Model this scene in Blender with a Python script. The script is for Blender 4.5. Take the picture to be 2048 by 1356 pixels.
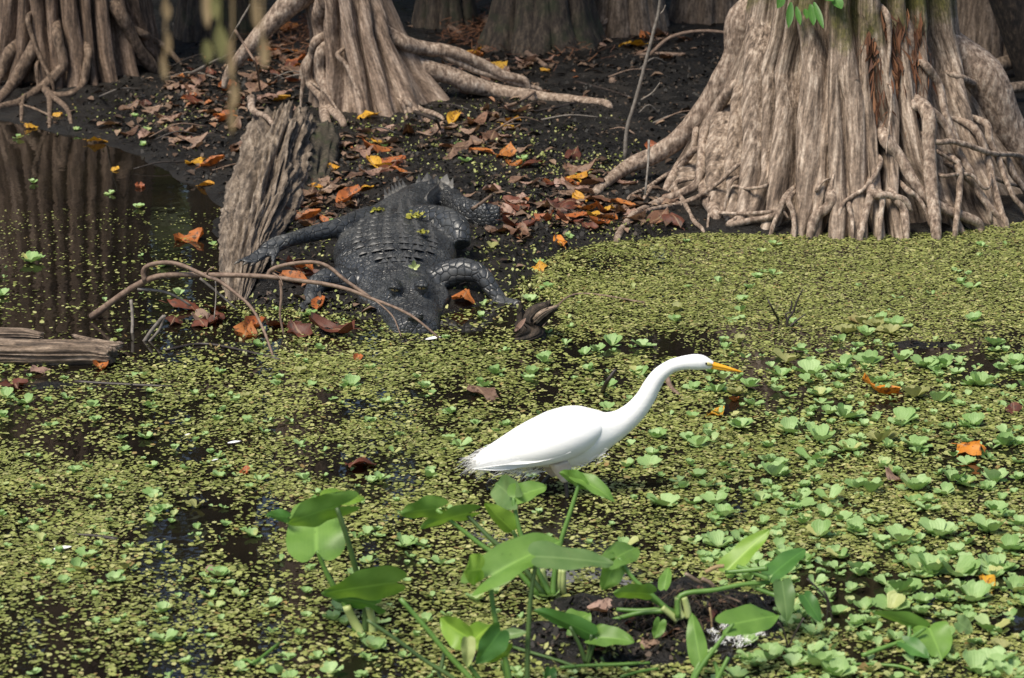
import bpy, math, random
import numpy as np
from mathutils import Vector, Matrix
random.seed(7); RNG = np.random.default_rng(7)
S = bpy.context.scene
COL = S.collection
for o in list(bpy.data.objects): bpy.data.objects.remove(o, do_unlink=True)

# ------------------------------------------------------------------ camera, sky, sun, exposure
CAMH, PITCH, F = 2.3, math.radians(14.0), 5973.0          # F: focal length in photo pixels (2048 wide)
cam = bpy.data.cameras.new('Camera'); camo = bpy.data.objects.new('Camera', cam); COL.objects.link(camo)
camo.location = (0, 0, CAMH); camo.rotation_euler = (math.pi/2 - PITCH, 0, 0)
cam.sensor_width = 36.0; cam.lens = 36.0*F/2048.0; cam.clip_start = 0.1; cam.clip_end = 2000
cam.dof.use_dof = True; cam.dof.focus_distance = 9.3; cam.dof.aperture_fstop = 7.5
S.camera = camo
SUN_EL, SUN_AZ = math.radians(60), math.radians(222)       # compass-style: 0 = +Y, clockwise
world = bpy.data.worlds.new('World'); S.world = world; world.use_nodes = True
wn = world.node_tree.nodes; wl = world.node_tree.links; wn.clear()
sky = wn.new('ShaderNodeTexSky'); sky.sky_type = 'NISHITA'; sky.sun_disc = False
sky.sun_elevation = SUN_EL; sky.sun_rotation = SUN_AZ; sky.air_density = 1.0; sky.dust_density = 1.5
bg = wn.new('ShaderNodeBackground'); bg.inputs[1].default_value = 0.08
wo = wn.new('ShaderNodeOutputWorld'); wl.new(sky.outputs[0], bg.inputs[0]); wl.new(bg.outputs[0], wo.inputs[0])
sun = bpy.data.lights.new('Sun', 'SUN'); sun.energy = 2.6; sun.angle = math.radians(22); sun.color = (1.0, .92, .78)
suno = bpy.data.objects.new('Sun', sun); COL.objects.link(suno)
sd = Vector((math.sin(SUN_AZ)*math.cos(SUN_EL), math.cos(SUN_AZ)*math.cos(SUN_EL), math.sin(SUN_EL)))
suno.rotation_euler = sd.to_track_quat('Z', 'Y').to_euler(); suno.location = sd*30
S.view_settings.view_transform = 'Standard'; S.view_settings.look = 'None'
S.view_settings.gamma = 1.0; S.view_settings.use_curve_mapping = False
S.view_settings.exposure = 0.95

# ------------------------------------------------------------------ pixel -> world helpers
CP, SP = math.cos(PITCH), math.sin(PITCH)
def ray(px, py):
    a = (px-1024.0)/F; b = (678.0-py)/F
    return np.array([a, CP + b*SP, -SP + b*CP])
def onz(px, py, z):
    d = ray(px, py); t = (z-CAMH)/d[2]; return np.array([d[0]*t, d[1]*t, z])
def at(px, py, Y):
    d = ray(px, py); t = Y/d[1]; return np.array([d[0]*t, Y, CAMH+d[2]*t])
def proj(x, y, z):
    dy, dz = y, z-CAMH
    fw = dy*CP - dz*SP; up = dy*SP + dz*CP
    return 1024+F*x/fw, 678-F*up/fw
def mpp(Y): return Y/CP/F                                   # metres per photo pixel at depth Y (approx)

# ------------------------------------------------------------------ noise
def _h(a, b, c, s):
    n = np.sin(a*127.1+b*311.7+c*74.7+s*53.3)*43758.5453; return n-np.floor(n)
def vn3(x, y, z, s=0):
    x, y, z = np.broadcast_arrays(np.asarray(x, float), np.asarray(y, float), np.asarray(z, float))
    ix, iy, iz = np.floor(x), np.floor(y), np.floor(z); fx, fy, fz = x-ix, y-iy, z-iz
    fx = fx*fx*(3-2*fx); fy = fy*fy*(3-2*fy); fz = fz*fz*(3-2*fz)
    def L(a, b, t): return a+(b-a)*t
    r = []
    for k in (0, 1):
        r.append(L(L(_h(ix, iy, iz+k, s), _h(ix+1, iy, iz+k, s), fx), L(_h(ix, iy+1, iz+k, s), _h(ix+1, iy+1, iz+k, s), fx), fy))
    return L(r[0], r[1], fz)
def fbm(x, y, z=0.0, o=3, s=0):
    t = 0; a = .5; f = 1
    for i in range(o): t = t+a*(vn3(x*f, y*f, z*f if not np.isscalar(z) or z else 0.0, s+i)-.5)*2; a *= .5; f *= 2.03
    return t

# ------------------------------------------------------------------ ground height
SHORE_PX = [(-700, 215), (-300, 226), (0, 236), (120, 262), (250, 305), (370, 350), (440, 420), (455, 500), (470, 560), (520, 610), (600, 622),
            (700, 640), (760, 650), (800, 640), (860, 640), (900, 632), (1000, 612), (1050, 570), (1120, 505), (1230, 482), (1400, 470),
            (1600, 474), (1750, 470), (1900, 462), (2048, 446), (2600, 425)]
SHORE = np.array([onz(a, b, 0)[:2] for a, b in SHORE_PX] + [[60., 30.], [60., 400.], [-60., 400.], [-60., 30.]])
def sdist(x, y):
    x = np.asarray(x, float); y = np.asarray(y, float)
    d2 = np.full(x.shape, 1e18); ins = np.zeros(x.shape, bool)
    n = len(SHORE)
    for i in range(n):
        a = SHORE[i]; b = SHORE[(i+1) % n]; e = b-a
        t = np.clip(((x-a[0])*e[0]+(y-a[1])*e[1])/(e@e), 0, 1)
        d2 = np.minimum(d2, (x-a[0]-t*e[0])**2+(y-a[1]-t*e[1])**2)
        c = (a[1] > y) != (b[1] > y)
        xi = a[0]+(y-a[1])/(b[1]-a[1]+1e-12)*e[0]
        ins ^= c & (x < xi)
    return np.where(ins, 1, -1)*np.sqrt(d2)
MOUNDS = [  # px, py, radius x, radius y, height
    (1350, 1235, .28, .22, .062), (1200, 1290, .26, .20, .046), (1460, 1250, .16, .16, .052),
    (1840, 690, .26, .08, .024), (1760, 655, .12, .06, .03), (40, 770, .28, .12, .022), (430, 690, .24, .12, .02), (640, 668, .2, .08, .02)]
MND = [(onz(a, b, 0), rx, ry, h) for a, b, rx, ry, h in MOUNDS]
def hgt(x, y, fine=True):
    x = np.asarray(x, float); y = np.asarray(y, float)
    d = sdist(x, y) + .10*fbm(x*3.1, y*3.1, 0., 2, 11)
    dp = np.clip(d, 0, None); dn = np.clip(-d, 0, None)
    h = .022*(1-np.exp(-dp/.05)) + .045*np.minimum(dp, 5) - .18*(1-np.exp(-dn/.35))
    for c, rx, ry, hh in MND:
        q = ((x-c[0])/rx)**2+((y-c[1])/ry)**2
        h = np.maximum(h, hh*1.6*(np.exp(-q*1.1))*(1+.7*fbm(x*14, y*14, 0., 3, 71))-.03 - .2*np.clip(q-1.5, 0, .5))
    if fine:
        m = np.clip(h/.03+.4, 0, 1)
        h = h + m*(.020*fbm(x*6, y*6, 0., 3, 3) + .010*fbm(x*26, y*26, 0., 2, 5))
    return h
_HX, _HY, _HS = -3.6, 5.2, .02
_hgx, _hgy = np.meshgrid(np.arange(_HX, 3.7, _HS), np.arange(_HY, 19.2, _HS), indexing='ij'); _HT = hgt(_hgx, _hgy)
def hs(x, y):
    a = (x-_HX)/_HS; b = (y-_HY)/_HS; i, j = int(a), int(b)
    if 0 <= a and 0 <= b and i < _HT.shape[0]-1 and j < _HT.shape[1]-1:
        a -= i; b -= j; return float((_HT[i, j]*(1-a)+_HT[i+1, j]*a)*(1-b)+(_HT[i, j+1]*(1-a)+_HT[i+1, j+1]*a)*b)
    return float(hgt(np.array([x]), np.array([y]))[0])
def G(px, py):
    z = 0.0
    for i in range(14):
        p = onz(px, py, z); zz = max(hs(p[0], p[1]), 0.0); z = .5*z+.5*zz
    return onz(px, py, z)

# ------------------------------------------------------------------ mesh builder and object helpers
ORG = {}
def tag(o, label=None, cat=None, group=None, kind=None):
    if label: o['label'] = label
    if cat: o['category'] = cat
    if group: o['group'] = group
    if kind: o['kind'] = kind
    return o
def thing(name, loc, label, cat, group=None):
    o = bpy.data.objects.new(name, None); COL.objects.link(o); o.location = Vector([float(c) for c in loc]); o.empty_display_size = .05
    ORG[o.name] = np.array(loc, float); return tag(o, label, cat, group)
def np_mesh(name, verts, faces, mats, uv=None, smooth=True):
    """faces: (n,k) int array or list of such arrays"""
    me = bpy.data.meshes.new(name)
    verts = np.asarray(verts, np.float32)
    if isinstance(faces, np.ndarray): faces = [faces]
    lt = np.concatenate([np.full(len(f), f.shape[1], np.int32) for f in faces]); li = np.concatenate([f.ravel() for f in faces]).astype(np.int32)
    me.vertices.add(len(verts)); me.vertices.foreach_set('co', verts.ravel())
    me.loops.add(len(li)); me.loops.foreach_set('vertex_index', li)
    me.polygons.add(len(lt)); ls = np.concatenate([[0], np.cumsum(lt)[:-1]]).astype(np.int32)
    me.polygons.foreach_set('loop_start', ls)
    me.polygons.foreach_set('use_smooth', np.full(len(lt), smooth, bool))
    me.update(calc_edges=True)
    if uv is not None:
        l = me.uv_layers.new(name='UVMap'); l.data.foreach_set('uv', np.asarray(uv, np.float32)[li].ravel())
    for m in (mats if isinstance(mats, (list, tuple)) else [mats]): me.materials.append(m)
    return me
def link(name, me, parent=None, loc=None):
    o = bpy.data.objects.new(name, me); COL.objects.link(o)
    if parent is not None: o.parent = parent
    if loc is not None: o.location = Vector([float(c) for c in loc])
    return o
class MB:
    def __init__(s): s.v = []; s.q = []; s.t = []; s.uv = []; s.n = 0
    def add(s, v, q=None, t=None, uv=None):
        v = np.asarray(v, float); s.v.append(v)
        s.uv.append(np.zeros((len(v), 2)) if uv is None else np.asarray(uv, float))
        if q is not None and len(q): s.q.append(np.asarray(q, int)+s.n)
        if t is not None and len(t): s.t.append(np.asarray(t, int)+s.n)
        s.n += len(v); return s
    def tube(s, pts, rads, n=8, rough=0.0, seed=0, sub=0, flat=1.0):
        pts = np.asarray(pts, float); rads = np.asarray(rads, float)*np.ones(len(pts))
        if sub: pts, rads = catmull(pts, rads, sub)
        T = np.gradient(pts, axis=0); T /= np.linalg.norm(T, axis=1)[:, None]+1e-12
        u = np.cross(T[0], [0, 0, 1.]);
        if np.linalg.norm(u) < 1e-3: u = np.cross(T[0], [1., 0, 0])
        u /= np.linalg.norm(u); rings = []; ang = np.arange(n)*2*math.pi/n
        L = np.concatenate([[0], np.cumsum(np.linalg.norm(np.diff(pts, axis=0), axis=1))])
        for i in range(len(pts)):
            u = u-T[i]*(u@T[i]); u /= np.linalg.norm(u)+1e-12; w = np.cross(T[i], u)
            r = rads[i]*np.ones(n)
            if rough:
                r = r*(1+rough*fbm(np.cos(ang)*1.3+seed, np.sin(ang)*1.3, L[i]/max(rads.mean(), 1e-4)*.35+seed*3.1+.01, 2, seed))
            rings.append(pts[i]+(np.cos(ang)*r)[:, None]*u+(np.sin(ang)*r*flat)[:, None]*w)
        v = np.concatenate(rings+[pts[:1], pts[-1:]]); m = len(pts); q = []
        j = np.arange(n); k = (j+1) % n
        for i in range(m-1): q.append(np.stack([i*n+j, i*n+k, (i+1)*n+k, (i+1)*n+j], 1))
        t = np.concatenate([np.stack([np.full(n, m*n), k, j], 1), np.stack([np.full(n, m*n+1), (m-1)*n+j, (m-1)*n+k], 1)])
        uv = np.concatenate([np.stack([j/n, np.full(n, L[i])], 1) for i in range(m)]+[np.zeros((2, 2))])
        return s.add(v, np.concatenate(q), t, uv)
    def grid(s, P, UV=None, closed_u=False):
        a, b = P.shape[:2]; i, j = np.meshgrid(np.arange(a-1), np.arange(b if closed_u else b-1), indexing='ij'); k = (j+1) % b
        q = np.stack([i*b+j, i*b+k, (i+1)*b+k, (i+1)*b+j], -1).reshape(-1, 4)
        return s.add(P.reshape(-1, 3), q, None, None if UV is None else UV.reshape(-1, 2))
    def mesh(s, name, mat, org=(0, 0, 0), smooth=True):
        f = []
        if s.q: f.append(np.concatenate(s.q))
        if s.t: f.append(np.concatenate(s.t))
        return np_mesh(name, np.concatenate(s.v)-np.asarray(org, float), f, mat, np.concatenate(s.uv), smooth)
    def build(s, name, mat, parent=None, org=None, smooth=True):
        if parent is not None:
            og = ORG[parent.name]; o = link(name, s.mesh(name, mat, og, smooth), parent); ORG[o.name] = og; return o
        og = np.zeros(3) if org is None else np.asarray(org, float)
        o = link(name, s.mesh(name, mat, og, smooth), None, og); ORG[o.name] = og; return o
def catmull(p, r, sub):
    P = np.vstack([2*p[0]-p[1], p, 2*p[-1]-p[-2]]); R = np.concatenate([[r[0]], r, [r[-1]]]); o = []; q = []
    for i in range(1, len(P)-2):
        for k in range(sub):
            t = k/sub; a, b, c, d = P[i-1], P[i], P[i+1], P[i+2]
            o.append(.5*(2*b+(c-a)*t+(2*a-5*b+4*c-d)*t*t+(3*b-a-3*c+d)*t**3)); q.append(R[i]+(R[i+1]-R[i])*t)
    o.append(p[-1]); q.append(r[-1]); return np.array(o), np.array(q)
def box_shape(c, sx, sy, sz):
    v = np.array([[x, y, z] for z in (-1, 1) for y in (-1, 1) for x in (-1, 1)], float)*np.array([sx, sy, sz])+c
    return v, np.array([[0, 2, 3, 1], [4, 5, 7, 6], [0, 1, 5, 4], [2, 6, 7, 3], [0, 4, 6, 2], [1, 3, 7, 5]])

# ------------------------------------------------------------------ materials
def mat(name):
    m = bpy.data.materials.new(name); m.use_nodes = True; nt = m.node_tree; b = nt.nodes['Principled BSDF']
    return m, nt, b
def N(nt, t, **k):
    n = nt.nodes.new(t)
    for a, v in k.items(): setattr(n, a, v)
    return n
def ramp(nt, src, stops):
    r = N(nt, 'ShaderNodeValToRGB'); e = r.color_ramp.elements
    while len(e) < len(stops): e.new(.5)
    for i, (p, c) in enumerate(stops):
        e[i].position = p; e[i].color = (*c, 1) if len(c) == 3 else c
    nt.links.new(src, r.inputs[0]); return r
def noise(nt, vec, scale, detail=4, rough=.55):
    n = N(nt, 'ShaderNodeTexNoise'); n.inputs['Scale'].default_value = scale; n.inputs['Detail'].default_value = detail
    n.inputs['Roughness'].default_value = rough
    if vec is not None: nt.links.new(vec, n.inputs['Vector'])
    return n
def mapped(nt, kind='Object', scale=(1, 1, 1)):
    mp = N(nt, 'ShaderNodeMapping'); mp.inputs['Scale'].default_value = scale
    if kind == 'straight':
        tc = N(nt, 'ShaderNodeAttribute'); tc.attribute_name = 'straight'; kind = 'Vector'
    else: tc = N(nt, 'ShaderNodeTexCoord')
    nt.links.new(tc.outputs[kind], mp.inputs[0]); return mp.outputs[0]
def bump(nt, b, h, strength=.5, dist=.01, prev=None):
    n = N(nt, 'ShaderNodeBump'); n.inputs['Strength'].default_value = strength; n.inputs['Distance'].default_value = dist
    nt.links.new(h, n.inputs['Height'])
    if prev is not None: nt.links.new(prev.outputs[0], n.inputs['Normal'])
    nt.links.new(n.outputs[0], b.inputs['Normal']); return n
def mixc(nt, fac, a, b, typ='MIX'):
    m = N(nt, 'ShaderNodeMix', data_type='RGBA', blend_type=typ)
    for i, x in ((0, fac), (6, a), (7, b)):
        if hasattr(x, 'is_output'): nt.links.new(x, m.inputs[i])
        elif i == 0: m.inputs[0].default_value = x
        else: m.inputs[i].default_value = (*x, 1)
    return m.outputs[2]

def m_mud():
    m, nt, b = mat('wet_mud'); v = mapped(nt)
    n1 = noise(nt, v, 7, 6); n2 = noise(nt, v, 55, 4); n3 = noise(nt, v, 220, 2)
    c = ramp(nt, n1.outputs[0], [(.3, (.004, .0034, .003)), (.55, (.0095, .008, .0065)), (.75, (.022, .017, .013))])
    c2 = mixc(nt, .5, c.outputs[0], ramp(nt, n2.outputs[0], [(.35, (.25, .25, .25)), (.7, (1.3, 1.25, 1.2))]).outputs[0], 'MULTIPLY')
    nt.links.new(c2, b.inputs['Base Color'])
    r = ramp(nt, n1.outputs[0], [(.35, (.28,)*3), (.65, (.75,)*3)]); nt.links.new(r.outputs[0], b.inputs['Roughness'])
    b.inputs['Specular IOR Level'].default_value = .35
    p = bump(nt, b, n2.outputs[0], .9, .016); bump(nt, b, n3.outputs[0], .5, .004, p); return m
def m_water():
    m, nt, b = mat('dark_swamp_water'); v = mapped(nt)
    n1 = noise(nt, v, 3, 3)
    nt.links.new(ramp(nt, n1.outputs[0], [(.3, (.006, .005, .004)), (.7, (.014, .011, .007))]).outputs[0], b.inputs['Base Color'])
    b.inputs['Roughness'].default_value = .03; b.inputs['IOR'].default_value = 1.33
    n2 = noise(nt, mapped(nt, 'Object', (1, .55, 1)), 16, 2); bump(nt, b, n2.outputs[0], .05, .012); return m
def m_bark(name, dark, mid, light, moss=None, mossz=(.7, 1.0), streak=.16, speck=.5, rough=.85, green=None, ax=2, uv=False):
    m, nt, b = mat(name); sc = [1, 1, 1]; sc2 = [1, 1, 1]; sc[ax] = streak; sc2[ax] = .6; kd = 'straight' if uv else 'Object'
    n1 = noise(nt, mapped(nt, kd, sc), 55, 5, .6); n2 = noise(nt, mapped(nt, kd, sc2), 105, 4, .65)
    n3 = noise(nt, mapped(nt), 5, 4)
    c = ramp(nt, n1.outputs[0], [(.33, dark), (.5, mid), (.68, light)]).outputs[0]
    c = mixc(nt, speck, c, ramp(nt, n2.outputs[0], [(.36, (.30, .27, .25)), (.5, (.95, .94, .92)), (.66, (1.75, 1.72, 1.68))]).outputs[0], 'MULTIPLY')
    c = mixc(nt, .55, c, ramp(nt, n3.outputs[0], [(.3, (.62, .56, .5)), (.7, (1.15, 1.14, 1.12))]).outputs[0], 'MULTIPLY')
    if green:
        n5 = noise(nt, mapped(nt), 7, 5, .65); c = mixc(nt, ramp(nt, n5.outputs[0], [(.5, (0,)*3), (.66, (.8,)*3)]).outputs[0], c, green)
    if moss:
        sx = N(nt, 'ShaderNodeSeparateXYZ'); tc = N(nt, 'ShaderNodeTexCoord'); nt.links.new(tc.outputs['Object'], sx.inputs[0])
        n4 = noise(nt, mapped(nt), 6, 5, .65)
        mr = N(nt, 'ShaderNodeMapRange'); nt.links.new(sx.outputs[2], mr.inputs[0]); mr.inputs[1].default_value = mossz[0]; mr.inputs[2].default_value = mossz[1]
        mu = N(nt, 'ShaderNodeMath', operation='MULTIPLY_ADD'); nt.links.new(mr.outputs[0], mu.inputs[0]); mu.inputs[1].default_value = .62
        sb = N(nt, 'ShaderNodeMath', operation='SUBTRACT'); nt.links.new(n4.outputs[0], sb.inputs[0]); sb.inputs[1].default_value = .42
        nt.links.new(sb.outputs[0], mu.inputs[2])
        mc = ramp(nt, n2.outputs[0], [(.35, (moss[0]*.35, moss[1]*.4, moss[2]*.4)), (.65, moss)]).outputs[0]
        c = mixc(nt, ramp(nt, mu.outputs[0], [(.35, (0,)*3), (.55, (.92,)*3)]).outputs[0], c, mc)
    nt.links.new(c, b.inputs['Base Color']); b.inputs['Roughness'].default_value = rough
    p = bump(nt, b, n1.outputs[0], .55, .008); bump(nt, b, n2.outputs[0], .6, .004, p); return m
def m_simple(name, stops, scale=30, rough=.6, bs=.3, bd=.004, kind='Object', stretch=(1, 1, 1), spec=.5):
    m, nt, b = mat(name); n = noise(nt, mapped(nt, kind, stretch), scale, 4)
    nt.links.new(ramp(nt, n.outputs[0], stops).outputs[0], b.inputs['Base Color'])
    b.inputs['Roughness'].default_value = rough; b.inputs['Specular IOR Level'].default_value = spec
    if bs: bump(nt, b, n.outputs[0], bs, bd)
    return m
def leafy(nt, b, col, amount=.35, tint=(1.1, 1.2, .7)):
    """mix in a translucent lobe so that thin leaves let light through"""
    tr = N(nt, 'ShaderNodeBsdfTranslucent'); mx = N(nt, 'ShaderNodeMixShader'); mx.inputs[0].default_value = amount
    nt.links.new(mixc(nt, 1.0, col, tint, 'MULTIPLY'), tr.inputs[0])
    out = nt.nodes['Material Output']; nt.links.new(b.outputs[0], mx.inputs[1]); nt.links.new(tr.outputs[0], mx.inputs[2]); nt.links.new(mx.outputs[0], out.inputs[0])
def m_pistia(name, a, c, edge):
    m, nt, b = mat(name); oi = N(nt, 'ShaderNodeObjectInfo'); tc = N(nt, 'ShaderNodeTexCoord'); gi = N(nt, 'ShaderNodeNewGeometry')
    ad = N(nt, 'ShaderNodeMath', operation='ADD'); nt.links.new(oi.outputs['Random'], ad.inputs[0]); nt.links.new(gi.outputs['Random Per Island'], ad.inputs[1])
    fr = N(nt, 'ShaderNodeMath', operation='FRACT'); nt.links.new(ad.outputs[0], fr.inputs[0])
    col = ramp(nt, fr.outputs[0], [(0, a), (.5, tuple((x+y)/2 for x, y in zip(a, c))), (.9, c), (1, edge)]).outputs[0]
    sx = N(nt, 'ShaderNodeSeparateXYZ'); nt.links.new(tc.outputs['UV'], sx.inputs[0])
    wv = N(nt, 'ShaderNodeTexWave'); wv.bands_direction = 'X'; wv.inputs['Scale'].default_value = 2.2; wv.inputs['Distortion'].default_value = 1.6
    nt.links.new(tc.outputs['UV'], wv.inputs[0])
    nz = noise(nt, mapped(nt), 60, 3); col = mixc(nt, .5, col, ramp(nt, nz.outputs[0], [(.35, (.78, .84, .7)), (.65, (1.12, 1.1, 1.08))]).outputs[0], 'MULTIPLY')
    col = mixc(nt, .16, col, ramp(nt, wv.outputs[0], [(0, (.75, .8, .7)), (1, (1.12, 1.1, 1.05))]).outputs[0], 'MULTIPLY')
    col = mixc(nt, ramp(nt, sx.outputs[1], [(.0, (.55,)*3), (.4, (0,)*3)]).outputs[0], col, (.34, .36, .16))
    nt.links.new(col, b.inputs['Base Color']); b.inputs['Roughness'].default_value = .55
    bump(nt, b, wv.outputs[0], .22, .002); leafy(nt, b, col, .25, (1, 1.05, .75)); return m
def m_arrow(name, base, light, spots=.0):
    m, nt, b = mat(name); tc = N(nt, 'ShaderNodeTexCoord'); n = noise(nt, mapped(nt), 14, 4)
    col = ramp(nt, n.outputs[0], [(.3, base), (.7, light)]).outputs[0]
    wv = N(nt, 'ShaderNodeTexWave'); wv.bands_direction = 'X'; wv.inputs['Scale'].default_value = 5; wv.inputs['Distortion'].default_value = .4
    nt.links.new(tc.outputs['UV'], wv.inputs[0])
    col = mixc(nt, .10, col, ramp(nt, wv.outputs[0], [(0, (.7, .78, .7)), (1, (1.1, 1.08, 1.05))]).outputs[0], 'MULTIPLY')
    sx = N(nt, 'ShaderNodeSeparateXYZ'); nt.links.new(tc.outputs['UV'], sx.inputs[0])
    ab = N(nt, 'ShaderNodeMath', operation='SUBTRACT'); nt.links.new(sx.outputs[0], ab.inputs[0]); ab.inputs[1].default_value = .5
    aa = N(nt, 'ShaderNodeMath', operation='ABSOLUTE'); nt.links.new(ab.outputs[0], aa.inputs[0])
    col = mixc(nt, ramp(nt, aa.outputs[0], [(.012, (.7,)*3), (.05, (0,)*3)]).outputs[0], col, tuple(min(1, x*1.25) for x in light))
    n2 = noise(nt, mapped(nt), 48, 3); col = mixc(nt, ramp(nt, n2.outputs[0], [(.68, (0,)*3), (.74, (.55+spots*.4,)*3)]).outputs[0], col, (.16, .10, .04) if spots else (.07, .14, .02))
    nt.links.new(col, b.inputs['Base Color']); b.inputs['Roughness'].default_value = .46
    bump(nt, b, n.outputs[0], .15, .006); leafy(nt, b, col, .36, (1.25, 1.25, .5)); return m
def m_litter(name, cols, spot=(.05, .025, .015), rough=.6):
    m, nt, b = mat(name); oi = N(nt, 'ShaderNodeObjectInfo'); tc = N(nt, 'ShaderNodeTexCoord')
    col = ramp(nt, oi.outputs['Random'], [(i/(len(cols)-1), c) for i, c in enumerate(cols)]).outputs[0]
    n = noise(nt, mapped(nt), 28, 4); col = mixc(nt, .6, col, ramp(nt, n.outputs[0], [(.3, (.55, .45, .4)), (.7, (1.25, 1.2, 1.15))]).outputs[0], 'MULTIPLY')
    n2 = noise(nt, mapped(nt), 75, 3); col = mixc(nt, ramp(nt, n2.outputs[0], [(.53, (0,)*3), (.62, (.85,)*3)]).outputs[0], col, spot)
    sx = N(nt, 'ShaderNodeSeparateXYZ'); nt.links.new(tc.outputs['UV'], sx.inputs[0])
    ab = N(nt, 'ShaderNodeMath', operation='SUBTRACT'); nt.links.new(sx.outputs[0], ab.inputs[0]); ab.inputs[1].default_value = .5
    aa = N(nt, 'ShaderNodeMath', operation='ABSOLUTE'); nt.links.new(ab.outputs[0], aa.inputs[0])
    col = mixc(nt, ramp(nt, aa.outputs[0], [(.015, (.5,)*3), (.05, (0,)*3)]).outputs[0], col, (.35, .24, .14))
    nt.links.new(col, b.inputs['Base Color']); b.inputs['Roughness'].default_value = rough; bump(nt, b, n.outputs[0], .5, .006)
    leafy(nt, b, col, .15, (1.2, 1, .6)); return m
def m_flakes(name, stops, rough=.55):
    m, nt, b = mat(name); g = N(nt, 'ShaderNodeNewGeometry'); col = ramp(nt, g.outputs['Random Per Island'], stops).outputs[0]
    n = noise(nt, mapped(nt), 2.2, 3); col = mixc(nt, .55, col, ramp(nt, n.outputs[0], [(.35, (.78, .80, .65)), (.68, (1.2, 1.15, 1.0))]).outputs[0], 'MULTIPLY')
    nb = noise(nt, mapped(nt), 26, 3); col = mixc(nt, .6, col, ramp(nt, nb.outputs[0], [(.36, (.62, .62, .6)), (.62, (1.22, 1.2, 1.15))]).outputs[0], 'MULTIPLY')
    nt.links.new(col, b.inputs['Base Color']); b.inputs['Roughness'].default_value = rough; return m
def m_gator():
    m, nt, b = mat('alligator_hide')
    at_ = N(nt, 'ShaderNodeAttribute'); at_.attribute_name = 'leg'
    v = mapped(nt)
    def vor(scale):
        a = N(nt, 'ShaderNodeTexVoronoi', feature='DISTANCE_TO_EDGE'); a.inputs['Scale'].default_value = scale; a.inputs['Randomness'].default_value = .75
        nt.links.new(v, a.inputs['Vector']); return a
    small, big = vor(62), vor(38)
    rs = ramp(nt, small.outputs[0], [(0, (0,)*3), (.13, (.75,)*3), (.4, (1,)*3)]); rb = ramp(nt, big.outputs[0], [(0, (0,)*3), (.10, (.8,)*3), (.4, (1,)*3)])
    hgtc = mixc(nt, at_.outputs['Fac'], rs.outputs[0], rb.outputs[0])
    n1 = noise(nt, v, 9, 5); n2 = noise(nt, v, 130, 3)
    col = ramp(nt, n1.outputs[0], [(.3, (.022, .023, .025)), (.55, (.045, .048, .051)), (.75, (.09, .09, .086))]).outputs[0]
    col = mixc(nt, .8, col, ramp(nt, hgtc, [(0, (.5, .5, .5)), (1, (1.08, 1.08, 1.08))]).outputs[0], 'MULTIPLY')
    nt.links.new(col, b.inputs['Base Color'])
    r = ramp(nt, n1.outputs[0], [(.3, (.25,)*3), (.7, (.48,)*3)]); nt.links.new(r.outputs[0], b.inputs['Roughness'])
    p = bump(nt, b, hgtc, .62, .006); bump(nt, b, n2.outputs[0], .35, .002, p); return m

M = {}
M['mud'] = m_mud(); M['water'] = m_water()
M['bark'] = m_bark('cypress_bark', (.05, .034, .024), (.22, .165, .125), (.47, .39, .32), (.115, .105, .018), (.52, .95), streak=.10, uv=True)
M['bark_c'] = m_bark('cypress_bark_pink', (.07, .045, .032), (.22, .16, .12), (.43, .34, .275), streak=.10, uv=True)
M['bark_l'] = m_bark('cypress_bark_brown', (.035, .022, .015), (.12, .08, .055), (.26, .19, .145), streak=.10, uv=True)
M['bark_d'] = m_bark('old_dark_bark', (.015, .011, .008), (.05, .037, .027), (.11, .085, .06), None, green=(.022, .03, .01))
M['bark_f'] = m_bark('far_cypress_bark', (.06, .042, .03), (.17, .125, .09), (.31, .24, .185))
M['root'] = m_bark('cypress_root', (.09, .06, .043), (.26, .195, .15), (.46, .38, .31), streak=.5)
M['root_l'] = m_bark('brown_root', (.045, .03, .02), (.13, .088, .06), (.25, .185, .135), streak=.5)
M['wood'] = m_bark('weathered_wood', (.045, .034, .025), (.16, .125, .095), (.30, .25, .20), None, streak=.12, speck=.4, ax=1)
M['wood_moss'] = m_bark('mossy_wood', (.02, .018, .01), (.06, .05, .035), (.12, .10, .075), None, green=(.03, .042, .012))
M['wood2'] = m_bark('driftwood', (.04, .028, .02), (.17, .125, .09), (.33, .26, .2), streak=.12, ax=0)
M['wood_dark'] = m_bark('rotten_wood', (.008, .006, .005), (.028, .020, .014), (.085, .06, .042), streak=.4)
M['twig'] = m_simple('twig_bark', [(.3, (.10, .06, .04)), (.7, (.26, .18, .13))], 60, .7)
M['twig_dark'] = m_simple('wet_twig', [(.3, (.015, .011, .009)), (.7, (.05, .037, .03))], 60, .5)
M['twig_grey'] = m_simple('grey_twig', [(.3, (.09, .075, .06)), (.7, (.24, .21, .18))], 60, .7)
M['pistia'] = m_pistia('water_lettuce_leaf', (.225, .37, .115), (.38, .53, .235), (.45, .45, .17))
M['pistia_old'] = m_pistia('water_lettuce_leaf_yellow', (.25, .26, .09), (.36, .36, .15), (.25, .15, .05))
M['arrow'] = m_arrow('arrow_leaf', (.125, .255, .042), (.205, .36, .075))
M['arrow_pale'] = m_arrow('arrow_leaf_lime', (.19, .35, .035), (.30, .47, .07))
M['arrow_dark'] = m_arrow('arrow_leaf_dark', (.055, .16, .03), (.10, .24, .05))
M['arrow_old'] = m_arrow('arrow_leaf_worn', (.11, .21, .06), (.20, .30, .11), 1.0)
M['stem'] = m_simple('petiole', [(.3, (.07, .16, .025)), (.7, (.14, .26, .05))], 12, .45, .1)
M['stem_pale'] = m_simple('petiole_base', [(.3, (.28, .36, .10)), (.7, (.45, .50, .22))], 12, .45, .1)
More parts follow.
